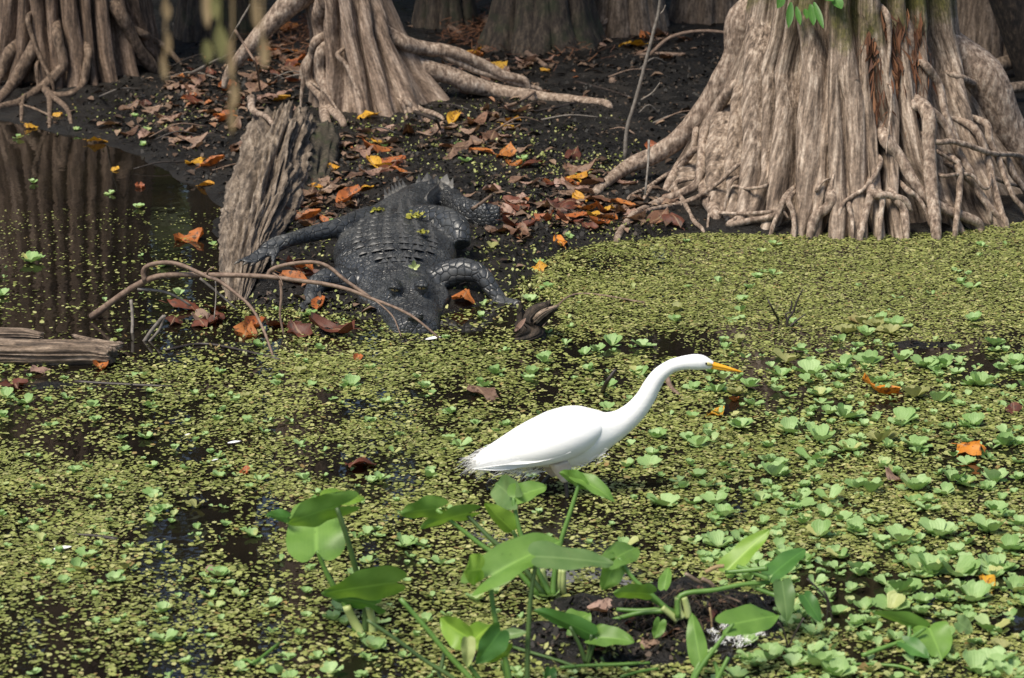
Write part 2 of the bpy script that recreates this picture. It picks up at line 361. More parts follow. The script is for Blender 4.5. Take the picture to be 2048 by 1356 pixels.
M['stem_dark'] = m_simple('petiole_dark', [(.3, (.035, .07, .018)), (.7, (.08, .14, .035))], 12, .45, .1)
M['lit_brown'] = m_litter('dead_leaf_brown', [(.13, .075, .048), (.21, .135, .095), (.30, .21, .155), (.17, .085, .05), (.10, .055, .035)])
M['lit_orange'] = m_litter('dead_leaf_orange', [(.42, .14, .03), (.36, .10, .025), (.48, .19, .04), (.30, .085, .03)])
M['lit_yellow'] = m_litter('dead_leaf_yellow', [(.55, .30, .02), (.60, .36, .035), (.52, .25, .015)], (.15, .05, .01))
M['lit_spot'] = m_litter('spotted_orange_leaf', [(.62, .24, .02), (.55, .19, .015)], (.09, .02, .01))
M['lit_red'] = m_litter('dark_red_leaf', [(.10, .03, .018), (.15, .045, .022), (.075, .028, .02)])
M['lit_pink'] = m_litter('pale_dead_leaf', [(.36, .24, .19), (.30, .19, .15)])
M['duck'] = m_flakes('duckweed_green', [(0, (.12, .14, .03)), (.35, (.20, .23, .065)), (.7, (.28, .305, .10)), (.93, (.40, .40, .19)), (1, (.24, .16, .06))])
M['duck2'] = m_flakes('algae_clump', [(0, (.14, .14, .015)), (.6, (.27, .26, .03)), (1, (.36, .36, .09))])
M['debris'] = m_flakes('mud_debris', [(0, (.006, .005, .004)), (.6, (.016, .012, .009)), (.9, (.05, .033, .022)), (1, (.13, .085, .06))], .7)
M['crumb'] = m_flakes('leaf_litter_brown', [(0, (.035, .02, .013)), (.4, (.085, .052, .035)), (.75, (.17, .11, .08)), (.93, (.26, .18, .135)), (1, (.30, .10, .03))], .7)
M['needle'] = m_flakes('rusty_needles', [(0, (.06, .022, .011)), (.6, (.13, .05, .022)), (1, (.22, .10, .05))], .8)
M['gator'] = m_gator()
M['scute'] = m_simple('scute_horn', [(.3, (.03, .031, .032)), (.7, (.085, .085, .084))], 40, .42, .5, .004)
M['crest'] = m_simple('tail_crest_horn', [(.3, (.08, .075, .07)), (.7, (.22, .21, .19))], 40, .6, .5, .004)
M['claw'] = m_simple('claw', [(.3, (.06, .05, .04)), (.7, (.17, .15, .125))], 40, .4, 0)
M['geye'] = m_simple('alligator_iris', [(.3, (.30, .20, .07)), (.7, (.48, .36, .17))], 60, .15, 0)
M['black'] = m_simple('black_pupil', [(.3, (.004,)*3), (.7, (.008,)*3)], 20, .1, 0)
M['white'] = m_simple('egret_feather', [(.3, (.80, .80, .795)), (.7, (.86, .86, .855))], 40, .8, .35, .003, stretch=(.25, 1, 1), spec=.2)
M['plume'] = m_simple('egret_plume', [(.3, (.78, .76, .73)), (.7, (.86, .85, .83))], 40, .8, 0, spec=.2)
M['thigh'] = m_simple('egret_thigh', [(.3, (.62, .50, .43)), (.7, (.76, .68, .62))], 40, .8, .2, .002)
M['bill'] = m_simple('egret_bill', [(.3, (.80, .34, .012)), (.7, (.88, .45, .03))], 18, .35, 0)
M['lore'] = m_simple('egret_lore', [(.3, (.30, .30, .10)), (.7, (.5, .45, .15))], 40, .5, 0)
M['leg'] = m_simple('egret_leg', [(.3, (.02, .018, .017)), (.7, (.05, .042, .04))], 60, .5, .3)
M['foliage'] = m_flakes('canopy_leaf', [(0, (.035, .06, .015)), (.5, (.06, .10, .025)), (1, (.11, .14, .03))])
M['vine'] = m_simple('dry_vine', [(.3, (.22, .15, .07)), (.7, (.40, .29, .15))], 20, .8, 0)
M['vine_green'] = m_simple('hanging_leaf', [(.3, (.15, .14, .045)), (.7, (.25, .23, .08))], 20, .7, 0)
M['bleach'] = m_simple('white_feather', [(.3, (.6, .6, .58)), (.7, (.85, .85, .84))], 90, .8, .3)

# ------------------------------------------------------------------ setting: ground, water
def axis(lo, hi, step, far):
    a = np.arange(lo, hi+1e-6, step); g = []; s = step; x = hi
    while x < far: s *= 1.5; x += s; g.append(x)
    g2 = []; s = step; x = lo
    while x > -far: s *= 1.5; x -= s; g2.append(x)
    return np.concatenate([g2[::-1], a, g])
xs = axis(-3.4, 3.4, .026, 900); ys = axis(5.6, 17.5, .03, 900)
gx, gy = np.meshgrid(xs, ys, indexing='ij')
gz = hgt(gx, gy)
gm = MB(); gm.grid(np.stack([gx, gy, gz], -1)); g_ = gm.build('ground', M['mud']); tag(g_, 'dark wet mud bank littered with fallen leaves', 'ground', kind='structure')
g_.data.flip_normals()
wm = MB(); wm.add(np.array([[-900, -900, 0], [900, -900, 0], [900, 900, 0], [-900, 900, 0.]]), np.array([[0, 1, 2, 3]]))
tag(wm.build('water', M['water']), 'still dark tea coloured swamp water', 'water', kind='structure')

# ------------------------------------------------------------------ cypress trees
class Flare:
    """a flared trunk: axis (x,y) shifting with height, profile R(z)"""
    def __init__(s, bx, by, zb, prof, topx=None, R_in=.84):
        s.bx, s.by, s.zb = bx, by, zb; s.pz = np.array([p[0] for p in prof])+zb; s.pr = np.array([p[1] for p in prof]); s.lean = 0.0 if topx is None else topx; s.rin = R_in
    def R(s, z): return np.interp(z, s.pz, s.pr)
    def cx(s, z): return s.bx+s.lean*np.clip(np.asarray(z)-s.zb, -.2, 1.2)
    def hit(s, px, py, off=0.0):
        d = ray(px, py); t = np.linspace(s.by-2.2, s.by+.5, 700)/d[1]; p = d[None]*t[:, None]+np.array([0, 0, CAMH])
        dist = np.hypot(p[:, 0]-s.cx(p[:, 2]), p[:, 1]-s.by)-s.R(p[:, 2])-off
        i = np.argmax(dist < 0) if (dist < 0).any() else int(np.argmin(dist))
        return p[i]
def fluted(name, fl, ridges, mat_, parent, nth=560, zt=1.25, ztop=7.0, seed=1, nback=8, depth=1.0, rtop=.6):
    z0 = fl.zb-.15
    zz = np.concatenate([np.linspace(z0, fl.zb+zt, 110), np.linspace(fl.zb+zt+.15, ztop, 12)])
    th = math.pi/2+np.linspace(0, 2*math.pi, nth, endpoint=False)
    R = fl.R(zz); R = np.where(zz > fl.zb+zt, R*(1-(zz-fl.zb-zt)/(ztop-zt)*(1-rtop)), R)
    best = np.zeros((len(zz), nth)); RR = R[:, None]
    rl = []
    for rd in ridges:
        P = []
        for (px, py, w) in rd:
            h = fl.hit(px, py); d = math.hypot(h[0], h[1]); a = math.atan2(h[1]-fl.by, h[0]-float(fl.cx(h[2])))
            P.append((h[2], a % (2*math.pi), w*.86*d/CP/F))
        P.sort(); P = np.array(P); rl.append((P[:, 0], np.unwrap(P[:, 1]), P[:, 2]))
    rr = random.Random(seed)
    for i in range(nback):
        a = math.pi*(.06+.88*(i+.5)/nback)+rr.uniform(-.08, .08); w = fl.pr.max()*math.pi/nback*.52*rr.uniform(.7, 1.1)
        rl.append((np.array([z0, fl.zb+.4, fl.zb+1.2]), np.array([a, a+rr.uniform(-.1, .1), a]), np.array([w*1.1, w, w*.6])))
    for (pz, pa, pw) in rl:
        a = np.interp(zz, pz, pa); w = np.interp(zz, pz, pw); fade = np.clip(1-(zz-(fl.zb+zt))/3.0, .35, 1)
        dl = (th[None]-a[:, None]+math.pi) % (2*math.pi)-math.pi
        q = dl*RR/w[:, None]; wob = 1+.10*fbm(a[:, None]*7+zz[:, None]*4, 0*zz[:, None]+seed, 0.3, 2, seed)
        dm = .078*(1-np.exp(-depth*w/.078))
        best = np.maximum(best, np.where(q*q < 1, np.clip(1-q*q, 0, 1)**.55*dm[:, None]*fade[:, None]*wob+np.clip(1-q**6, 0, 1)*RR*(1-fl.rin)*fade[:, None]+rr.uniform(-.014, .014)*np.clip(1-q**6, 0, 1)*fade[:, None], 0))
    rad = RR*fl.rin+best
    ct, st = np.cos(th)[None], np.sin(th)[None]
    rad = rad*(1+.018*fbm(ct*9, st*9, zz[:, None]*6+.01, 3, seed))+.005*fbm(ct*40, st*40, zz[:, None]*7+.01, 2, seed+3)
    P = np.stack([fl.cx(zz)[:, None]+rad*ct, fl.by+rad*st, np.broadcast_to(zz[:, None], rad.shape)], -1)
    arc = np.concatenate([[0], np.cumsum(np.hypot(np.diff(R), np.diff(zz)))])
    k0 = R[40]/R
    m = MB(); m.grid(P, None, True); o = m.build(name, mat_, parent)
    st_ = np.stack([rad*ct*k0[:, None], rad*st*k0[:, None], np.broadcast_to(arc[:, None], rad.shape)], -1)   # the flare unrolled, so that bark grain follows the folds
    o.data.attributes.new('straight', 'FLOAT_VECTOR', 'POINT').data.foreach_set('vector', st_.astype(np.float32).ravel()); return o
def root_tube(fl, pts, r0, r1, off=.02, ground_end=True, sub=4):
    """pixel polyline hugging a flared trunk, then the ground"""
    P = []
    for i, (px, py) in enumerate(pts):
        h = fl.hit(px, py, off); g = G(px, py)
        P.append(h if h[1] < g[1] else g+np.array([0, 0, .004]))
    P = np.array(P)
    return P
def roots(fl, lst, mat_, parent, seed=0):
    for k, r in enumerate(lst):
        pts, r0, r1, off = r
        P = root_tube(fl, pts, r0, r1, off); d = np.linspace(0, 1, len(P))
        rads = np.array([(r0+(r1-r0)*t)*mpp(p[1]) for t, p in zip(d, P)])
        ax = np.array([float(fl.cx(P[0][2])), fl.by, P[0][2]]); v0 = (ax-P[0])/np.linalg.norm(ax-P[0])   # upper end grows out of the trunk
        P = np.vstack([P[0]+v0*(rads[0]*2.2+max(off, 0)*1.3)+[0, 0, rads[0]*2.0], P]); rads = np.concatenate([[rads[0]*.6], rads])
        e = P[-1]-P[-2]; e /= np.linalg.norm(e); P = np.vstack([P, P[-1]+e*.03+[0, 0, -.035]]); rads = np.concatenate([rads, [rads[-1]*.6]])
        m = MB(); m.tube(P, rads, 10, .34, seed+k, 5); m.build('root', mat_, parent)
def Z3(L): return [(1150+x*.4385, y*.4385) for x, y in L]
def Z2(L): return [(600+x*.3418, y*.3418) for x, y in L]
def Z1(L): return [(x*.3418, y*.3418) for x, y in L]
def RZ(f, sc, L): return [(*f([(x, y)])[0], w*sc) for x, y, w in L]
def crown(parent, c, r, n, seed, leaf=.11, mat_='foliage', nclump=26):
    rg = np.random.default_rng(seed); cl = rg.normal(size=(nclump, 3)); cl /= np.linalg.norm(cl, axis=1)[:, None]
    cl = cl*rg.uniform(.3, 1, (nclump, 1))*np.array(r)+np.array(c)
    k = rg.integers(0, nclump, n); p = cl[k]+rg.normal(size=(n, 3))*np.array(r)*.17
    a = rg.normal(size=(n, 3)); a /= np.linalg.norm(a, axis=1)[:, None]; b = np.cross(a, rg.normal(size=(n, 3))); b /= np.linalg.norm(b, axis=1)[:, None]
    s = leaf*rg.uniform(.5, 1.3, (n, 1)); v = np.stack([p-a*s, p+b*s*.45, p+a*s, p-b*s*.45], 1).reshape(-1, 3)
    m = MB(); m.add(v, np.arange(n*4).reshape(-1, 4)); return m.build('crown', M[mat_], parent, smooth=False)
def limbs(parent, c0, r, seed, mat_, n=5):
    rr = random.Random(seed)
    for i in range(n):
        a = rr.uniform(0, 6.28); z = c0[2]+rr.uniform(-1.2, .3); L = rr.uniform(.6, 1.0)
        p0 = np.array([c0[0], c0[1], z]); p2 = p0+np.array([math.cos(a)*r[0]*L, math.sin(a)*r[1]*L, r[2]*rr.uniform(.1, .7)]); p1 = (p0+p2)/2+np.array([0, 0, .15])
        m = MB(); m.tube([p0, p1, p2], [.09, .06, .02], 6, .1, i, 3); m.build('limb', mat_, parent)

# --- right cypress
gb = G(1650, 468); fy = gb[1]
RT = Flare(at(1690, 400, fy+.66)[0], fy+.66, -.02, [(-.3, .84), (0, .72), (.12, .63), (.3, .525), (.5, .43), (.7, .365), (.9, .335), (1.3, .32), (3, .29)])
t = thing('cypress_tree', (RT.bx, RT.by, 0), 'broad fluted cypress trunk with many pale twisted roots beside the duckweed', 'tree')
ridR = [[(790, 60, 60), (760, 250, 75), (640, 450, 95), (480, 640, 95), (300, 760, 70), (140, 880, 40)],
        [(850, 60, 55), (845, 250, 60), (830, 450, 52), (830, 650, 50), (805, 850, 52), (795, 960, 55)],
        [(770, 380, 34), (745, 560, 40), (735, 760, 40), (745, 930, 40)], [(705, 430, 30), (665, 600, 52), (655, 780, 58), (680, 960, 58)],
        [(600, 560, 40), (540, 700, 45), (500, 820, 40)],
        [(940, 330, 38), (950, 500, 48), (935, 700, 58), (910, 945, 55)], [(890, 300, 34), (885, 520, 30), (872, 800, 28)],
        [(1060, 100, 60), (1090, 300, 70), (1080, 480, 85), (1070, 700, 88), (1050, 920, 60)],
        [(1205, 60, 62), (1230, 250, 70), (1270, 450, 74), (1280, 650, 70), (1290, 950, 62)], [(1185, 350, 38), (1190, 600, 48), (1205, 900, 58)],
        [(1320, 360, 28), (1350, 600, 36), (1375, 930, 36)], [(1130, 720, 30), (1120, 840, 44), (1110, 950, 40)],
        [(1340, 60, 60), (1400, 250, 45), (1440, 500, 40), (1440, 900, 40)],
        [(1470, 150, 36), (1495, 350, 44), (1510, 550, 48), (1550, 720, 46), (1640, 900, 44), (1800, 1000, 30)],
        [(1560, 100, 36), (1565, 350, 34), (1580, 520, 30)], [(1650, 60, 60), (1690, 250, 50), (1730, 480, 46), (1790, 700, 44), (1870, 950, 40)],
        [(1730, 80, 50), (1820, 340, 70), (1930, 580, 100), (2060, 760, 110), (2200, 950, 80)], [(1870, 480, 40), (1960, 700, 60), (2080, 900, 60)]]
fluted('trunk', RT, [RZ(Z3, .4385, r) for r in ridR], M['bark'], t, 900, seed=2, depth=2.0)
rootR = [([(770, 90), (740, 250), (640, 440), (500, 610), (380, 700), (240, 760), (110, 870)], 34, 9, -.02), ([(700, 420), (600, 560), (500, 720), (420, 860)], 20, 8, -.01),
         ([(660, 500), (610, 700), (600, 880), (640, 980)], 18, 14, -.01), ([(1850, 350), (1950, 540), (2040, 690), (2130, 800)], 46, 30, -.04), ([(1500, 130), (1510, 330), (1520, 540), (1560, 700), (1640, 860)], 19, 15, .0),
         ([(730, 385), (650, 500), (590, 620), (575, 770), (545, 850), (400, 920), (270, 985), (197, 1080)], 11, 7.5, .03),
         ([(560, 560), (540, 680), (480, 760), (380, 830), (320, 900)], 7, 4, .03),
         ([(540, 690), (440, 780), (330, 860), (250, 900)], 6, 3, .035), ([(430, 640), (330, 700), (220, 760), (90, 870)], 9, 5, .03),
         ([(620, 870), (530, 910), (450, 940), (330, 965)], 5, 4, .05), ([(740, 755), (660, 830), (560, 900), (490, 935)], 4, 4, .06),
         ([(455, 840), (500, 930), (540, 1010), (580, 1050)], 5.5, 4, .05), ([(610, 900), (612, 960), (605, 1030)], 3, 2.5, .06),
         ([(860, 850), (780, 860), (720, 850), (690, 910)], 3.5, 2.5, .06), ([(700, 1030), (800, 1005), (900, 985), (960, 910)], 7, 6, .05),
         ([(630, 965), (750, 975), (870, 968), (940, 960)], 4, 3.5, .06), ([(960, 900), (930, 970), (900, 1040)], 7, 5, .07), ([(975, 910), (995, 970), (1000, 1050)], 6, 5, .07),
         ([(1170, 890), (1160, 940), (1100, 985), (1075, 1050)], 12, 9, .05), ([(1395, 740), (1330, 850), (1230, 920), (1205, 980)], 5, 4, .06),
         ([(1420, 640), (1470, 700), (1530, 800), (1600, 900), (1700, 960), (1830, 1010)], 13, 10, .05),
         ([(1545, 480), (1600, 490), (1680, 560), (1730, 660), (1800, 780), (1840, 880), (1880, 940)], 10, 6, .05),
         ([(1600, 505), (1615, 650), (1620, 800), (1635, 950), (1648, 1070)], 15, 12, .085),
         ([(1350, 870), (1330, 960), (1305, 1060)], 9, 7, .07), ([(1400, 900), (1395, 980), (1390, 1055)], 7, 5, .08), ([(1460, 900), (1500, 960), (1510, 1050)], 9, 8, .07),
         ([(1365, 885), (1430, 890), (1500, 910)], 8, 7, .09), ([(1250, 940), (1262, 1000), (1265, 1040)], 5, 4, .07),
         ([(1740, 740), (1755, 860), (1735, 1045)], 8, 6, .08), ([(1820, 585), (1880, 720), (1910, 850), (1950, 980), (1965, 1010)], 9, 6, .07),
         ([(1645, 645), (1720, 645), (1800, 665), (1900, 700), (2000, 705), (2060, 725)], 6, 5, .09),
         ([(1670, 800), (1750, 795), (1810, 800), (1860, 855), (1890, 850), (1895, 800)], 4, 3, .09),
         ([(1760, 355), (1850, 395), (1930, 430), (1970, 520), (2010, 600), (2060, 640)], 8, 5, .05),
         ([(1590, 290), (1640, 350), (1670, 420), (1690, 520), (1740, 640)], 9, 7, .05), ([(1880, 800), (1960, 830), (2060, 860)], 5, 4, .05),
         ([(1780, 800), (1830, 850), (1880, 930), (1940, 1000)], 9, 6, .05), ([(1960, 720), (2000, 800), (2060, 880)], 8, 6, .06),
         ([(1420, 60), (1435, 150), (1430, 300)], 7, 3, .06), ([(1440, 400), (1440, 500), (1425, 630)], 3, 2, .08), ([(1650, 690), (1700, 720), (1760, 760)], 4, 3, .09),
         ([(1870, 560), (1890, 640), (1930, 720), (1990, 880), (2050, 960)], 8, 5, .08), ([(720, 820), (700, 880), (690, 910)], 4, 3, .06),
         ([(1100, 870), (1130, 830), (1170, 815)], 3.5, 2, .05), ([(1520, 870), (1560, 900), (1600, 960)], 6, 4, .07), ([(1180, 800), (1165, 880), (1170, 900)], 3, 3, .06)]
roots(RT, [(Z3(p), a, b, c) for p, a, b, c in rootR], M['root'], t, 40)
crown(t, (RT.bx, RT.by+.6, 7.2), (2.0, 1.9, 1.5), 5200, 3); limbs(t, (RT.bx, RT.by, 6.2), (1.6, 1.5, 1.2), 3, M['bark_d'])
# red-brown hair roots and a cluster of epiphyte leaves on the right tree
rg = np.random.default_rng(5); m = MB()
for i in range(240):
    px = 1150+.4385*rg.normal(1420+rg.choice([0, 0, 120]), 45); py = .4385*rg.uniform(90, 560)*rg.uniform(.4, 1)
    h = RT.hit(px, py, .045); d = np.array([rg.normal(0, .02), -abs(rg.normal(0, .015)), -rg.uniform(.03, .14)])
    e = h+d; s = np.array([.0007, 0, .0002]); m.add([h-s, h+s, (h+e)/2+s+[rg.normal(0, .008), -.006, 0], (h+e)/2-s, e-s*.5, e+s*.5], [[0, 1, 2, 3], [3, 2, 5, 4]])
m.build('hair_roots', M['needle'], t, smooth=False)['kind'] = 'stuff'
def lance(mb, base, tip, hw, nrm, curl=.1):
    base = np.array(base, float); tip = np.array(tip, float); a = tip-base; L = np.linalg.norm(a); s = np.cross(a/L, nrm); s /= np.linalg.norm(s)+1e-9; n = np.cross(s, a/L)
    tt = np.linspace(0, 1, 7); uu = np.array([-1, 0, 1.]); P = np.zeros((7, 3, 3)); UV = np.zeros((7, 3, 2))
    for i, q in enumerate(tt):
        w = hw*(math.sin(math.pi*min(1, q*.92+.06))**.8)
        for j, u in enumerate(uu): P[i, j] = base+a*q+s*w*u+n*(curl*L*(q*q-.2*q)+.35*w*abs(u)); UV[i, j] = (u*.5+.5, q)
    return mb.grid(P, UV)
for (bx, by, tx, ty, w) in [(985, 10, 970, 130, 18), (1010, 30, 1025, 120, 14), (1075, 20, 1085, 120, 20), (1090, 10, 1130, 135, 16), (1050, 40, 1055, 90, 14), (1180, -10, 1215, 45, 26), (1130, -30, 1180, 10, 26), (950, -20, 920, 40, 20)]:
    b_ = RT.hit(*Z3([(bx, by)])[0], .06); t_ = RT.hit(*Z3([(tx, ty)])[0], .10); m = MB(); lance(m, b_, t_, w*.4385*mpp(b_[1]), np.array([.2, -1, .3])); m.build('epiphyte_leaf', M['arrow_dark'], t)
# --- centre cypress
gb = G(760, 232); fy = gb[1]
CT = Flare(at(765, 150, fy+.28)[0], fy+.28, gb[2]-.02, [(-.3, .34), (0, .29), (.1, .245), (.22, .20), (.35, .165), (.5, .145), (.8, .13), (1.5, .12), (3, .11)], topx=-.30)
t = thing('cypress_tree', (CT.bx, CT.by, gb[2]), 'smooth pale cypress trunk with four broad folds behind the alligator', 'tree')
ridC = [[(140, 0, 70), (110, 150, 75), (95, 280, 60), (60, 420, 40), (40, 560, 30)], [(190, 0, 40), (190, 200, 45), (200, 420, 45), (190, 640, 40)], [(265, 0, 48), (290, 200, 52), (335, 400, 55), (365, 580, 55)],
        [(370, 0, 46), (390, 200, 50), (440, 400, 60), (490, 620, 62)], [(445, 0, 46), (490, 220, 55), (580, 430, 70), (640, 620, 75)],
        [(520, 0, 62), (590, 200, 75), (700, 400, 90), (800, 560, 105), (860, 660, 100)], [(40, 0, 40), (-10, 150, 45), (-80, 350, 40)]]
fluted('trunk', CT, [RZ(Z2, .3418, r) for r in ridC], M['bark_c'], t, 620, seed=6, depth=1.4)
rootC = [([(100, 240), (75, 320), (40, 400), (60, 490), (120, 560), (180, 640), (250, 720)], 11, 8, .03), ([(130, 300), (120, 420), (150, 530), (140, 640), (160, 740)], 14, 9, .03),
         ([(60, 330), (15, 400), (20, 480), (10, 560)], 7, 4, .03), ([(220, 320), (270, 380), (310, 470), (350, 560)], 5, 4, .04), ([(60, 470), (150, 540), (210, 630), (260, 700)], 3, 2, .05),
         ([(600, 610), (620, 660), (625, 700)], 4, 3, .03), ([(620, 600), (670, 640), (705, 690)], 6, 5, .03), ([(700, 640), (780, 670), (830, 695)], 7, 4, .02),
         ([(600, 250), (740, 288), (830, 294), (960, 330), (1100, 395), (1200, 440), (1310, 470)], 16, 8, .01), ([(720, 400), (880, 440), (1000, 490), (1130, 530), (1330, 570), (1500, 585), (1640, 600), (1790, 615)], 22, 9, .01),
         ([(860, 330), (1000, 400), (1150, 450), (1300, 500), (1400, 520)], 8, 4, .01)]
rootC = [(Z2(p), a, b, c) for p, a, b, c in rootC]+[([(612, -20), (560, 28), (520, 68), (478, 118), (455, 150)], 26, 9, .02)]
roots(CT, rootC, M['root'], t, 90)
crown(t, (CT.bx-.5, CT.by+.5, 6.4), (2.2, 2.0, 1.5), 5200, 8); limbs(t, (CT.bx-.36, CT.by, 5.6), (1.6, 1.5, 1.2), 8, M['bark_d'])
# --- left cypress
gb = G(190, 172); fy = gb[1]
LT = Flare(at(130, 100, fy+.42)[0], fy+.42, gb[2]-.02, [(-.3, .52), (0, .44), (.15, .39), (.3, .36), (.5, .33), (.8, .31), (1.5, .29), (3, .26)])
t = thing('cypress_tree', (LT.bx, LT.by, gb[2]), 'dark brown fluted cypress trunk with bent roots at the edge of the still pool', 'tree')
ridL = [[(-120, 0, 90), (-150, 300, 90)], [(60, 0, 60), (30, 200, 62), (-20, 450, 60)], [(150, 60, 45), (140, 250, 55), (100, 450, 50)], [(215, 0, 45), (240, 200, 48), (270, 420, 50)], [(300, 0, 44), (310, 200, 42), (340, 450, 45)],
        [(400, 0, 62), (425, 200, 70), (450, 330, 75), (440, 480, 70)], [(500, 0, 40), (520, 250, 36)], [(590, 0, 52), (605, 200, 56), (625, 350, 60), (645, 460, 58)], [(690, 0, 40), (740, 180, 45), (770, 400, 40)],
        [(760, 0, 45), (820, 200, 50), (900, 400, 40)], [(860, 0, 70), (920, 160, 75), (1000, 300, 70), (1050, 370, 50)]]
fluted('trunk', LT, [RZ(Z1, .3418, r) for r in ridL], M['bark_l'], t, 620, seed=9, depth=1.7)
rootL = [([(520, 300), (505, 400), (480, 500), (420, 555), (330, 560), (270, 545)], 9, 6, .05), ([(190, 285), (120, 420), (40, 540), (-40, 640)], 14, 10, .05), ([(330, 190), (365, 330), (360, 400), (270, 490), (180, 560), (100, 610), (-20, 640)], 11, 8, .06),
         ([(165, 100), (190, 220), (240, 350), (300, 470)], 5, 4, .07), ([(215, 380), (222, 490)], 4, 3, .08), ([(275, 520), (290, 600), (290, 730)], 7, 4, .05), ([(250, 510), (320, 580), (390, 640), (415, 720)], 7, 4, .05),
         ([(690, 60), (760, 190), (830, 320), (900, 410)], 13, 12, .03), ([(60, 300), (20, 400), (-30, 500)], 12, 10, .05), ([(840, 200), (900, 240), (970, 280), (1050, 370)], 9, 5, .03), ([(100, 610), (200, 640), (300, 690)], 3, 2, .03), ([(130, 600), (125, 700)], 5, 3, .03)]
roots(LT, [(Z1(p), a, b, c) for p, a, b, c in rootL], M['root_l'], t, 130)
crown(t, (LT.bx-.3, LT.by+.6, 6.4), (2.4, 2.0, 1.7), 5600, 12); limbs(t, (LT.bx, LT.by, 5.6), (1.7, 1.5, 1.2), 12, M['bark_d'])
# --- trees farther back, each with random flutes
def far_tree(px, py, halfpx, label, mat_, seed, flare=1.6, nr=9, htop=7.5, cr=None, n=3200, group=None, gbase=None):
    g = G(px, py) if gbase is None else np.array(gbase, float); R = halfpx*mpp(g[1])/flare if gbase is None else halfpx
    fl = Flare(g[0], g[1]+R*1.1, g[2]-.03, [(-.3, R*flare*1.05), (0, R*flare), (.15, R*(1+(flare-1)*.6)), (.4, R*(1+(flare-1)*.25)), (.8, R), (3, R*.85)])
    t = thing('cypress_tree', (g[0], g[1]+R*1.1, g[2]), label, 'tree', group); rr = random.Random(seed); rid = []
    z0 = fl.zb
    o = None; rl = []
    for i in range(nr):
        a = -math.pi+(i+.5)*math.pi/nr+rr.uniform(-.06, .06); w = R*math.pi/nr*.62*rr.uniform(.8, 1.2); rl.append((a, w))
    zz = np.concatenate([np.linspace(z0-.15, z0+1.2, 50), np.linspace(z0+1.4, htop, 9)]); th = np.linspace(0, 2*math.pi, 260, endpoint=False); RR = fl.R(zz)
    RR = np.where(zz > z0+1.2, RR*(1-(zz-z0-1.2)/(htop)*.5), RR); best = np.zeros((len(zz), 260))
    for a, w in rl+[(a+math.pi, w) for a, w in rl]:
        dl = (th[None]-a-.1*np.sin(zz*5+a*9)[:, None]*np.clip(1-zz/2, 0, 1)[:, None]+math.pi) % (2*math.pi)-math.pi; ww = w*RR/R
        best = np.maximum(best, np.sqrt(np.clip(1-(dl*RR[:, None]/ww[:, None])**2, 0, 1))*ww[:, None]*.9)
    rad = RR[:, None]*.92+best; rad = rad*(1+.03*fbm(np.cos(th)[None]*8, np.sin(th)[None]*8, zz[:, None]*5+.01, 3, seed))
    P = np.stack([fl.bx+rad*np.cos(th), fl.by+rad*np.sin(th), np.broadcast_to(zz[:, None], rad.shape)], -1); m = MB(); m.grid(P, None, True); m.build('trunk', mat_, t)
    cr = cr or (2.0, 1.8, 1.9); crown(t, (fl.bx, fl.by+.2, htop-.6), cr, n, seed+50); limbs(t, (fl.bx, fl.by, htop-1.2), cr, seed+7, M['bark_d'], 4)
    return fl, t
F1, t1 = far_tree(1255, 66, 75, 'pale flared cypress base standing on the far mud bank', M['bark_f'], 21, 1.7, 6)
roots(F1, [([(1215, 40), (1180, 72), (1150, 100)], 5, 3, .02), ([(1190, 60), (1188, 90)], 4, 3, .02), ([(1200, 60), (1172, 95)], 3, 2, .03)], M['root'], t1, 300)
F2, t2 = far_tree(1430, 45, 80, 'brown cypress trunk half hidden behind the broad fluted cypress', M['bark_f'], 22, 1.5, 8)
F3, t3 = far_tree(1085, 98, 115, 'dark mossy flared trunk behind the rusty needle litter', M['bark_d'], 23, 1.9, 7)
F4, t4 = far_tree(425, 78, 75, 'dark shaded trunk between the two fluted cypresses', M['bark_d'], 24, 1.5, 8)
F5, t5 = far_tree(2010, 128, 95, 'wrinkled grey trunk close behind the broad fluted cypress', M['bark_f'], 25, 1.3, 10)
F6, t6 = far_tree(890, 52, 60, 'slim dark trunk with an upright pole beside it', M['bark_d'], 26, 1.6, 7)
rr = random.Random(77)
for i in range(15):
    x = -13+i*1.9+rr.uniform(-.5, .5); y = rr.uniform(19, 27)
    far_tree(0, 0, rr.uniform(.16, .28), 'tall swamp tree in the wood beyond the bank', M['bark_d'], 400+i, 1.5, 7, rr.uniform(7.5, 10), (1.7, 1.7, 3.0), 1500, 'trees of the wood beyond the bank', (x, y, .2))
# the wood behind as one leafy mass, seen only mirrored in the water
rg = np.random.default_rng(31); n = 60000; m = MB(); k = rg.integers(0, 170, n)
cc = np.stack([rg.uniform(-15, 15, 170), rg.uniform(21, 32, 170),   .3+7.0*rg.uniform(0, 1, 170)**1.35], 1); p = cc[k]+rg.normal(size=(n, 3))*np.array([.9, .8, .7]); p[:, 2] = np.abs(p[:, 2])
a = rg.normal(size=(n, 3)); a /= np.linalg.norm(a, axis=1)[:, None]; b = np.cross(a, rg.normal(size=(n, 3))); b /= np.linalg.norm(b, axis=1)[:, None]; s = .2*rg.uniform(.5, 1.3, (n, 1))
m.add(np.stack([p-a*s, p+b*s*.5, p+a*s, p-b*s*.5], 1).reshape(-1, 3), np.arange(n*4).reshape(-1, 4))
tag(m.build('undergrowth', M['foliage'], smooth=False), 'dense dark green undergrowth of the wood beyond the bank', 'undergrowth', kind='stuff')
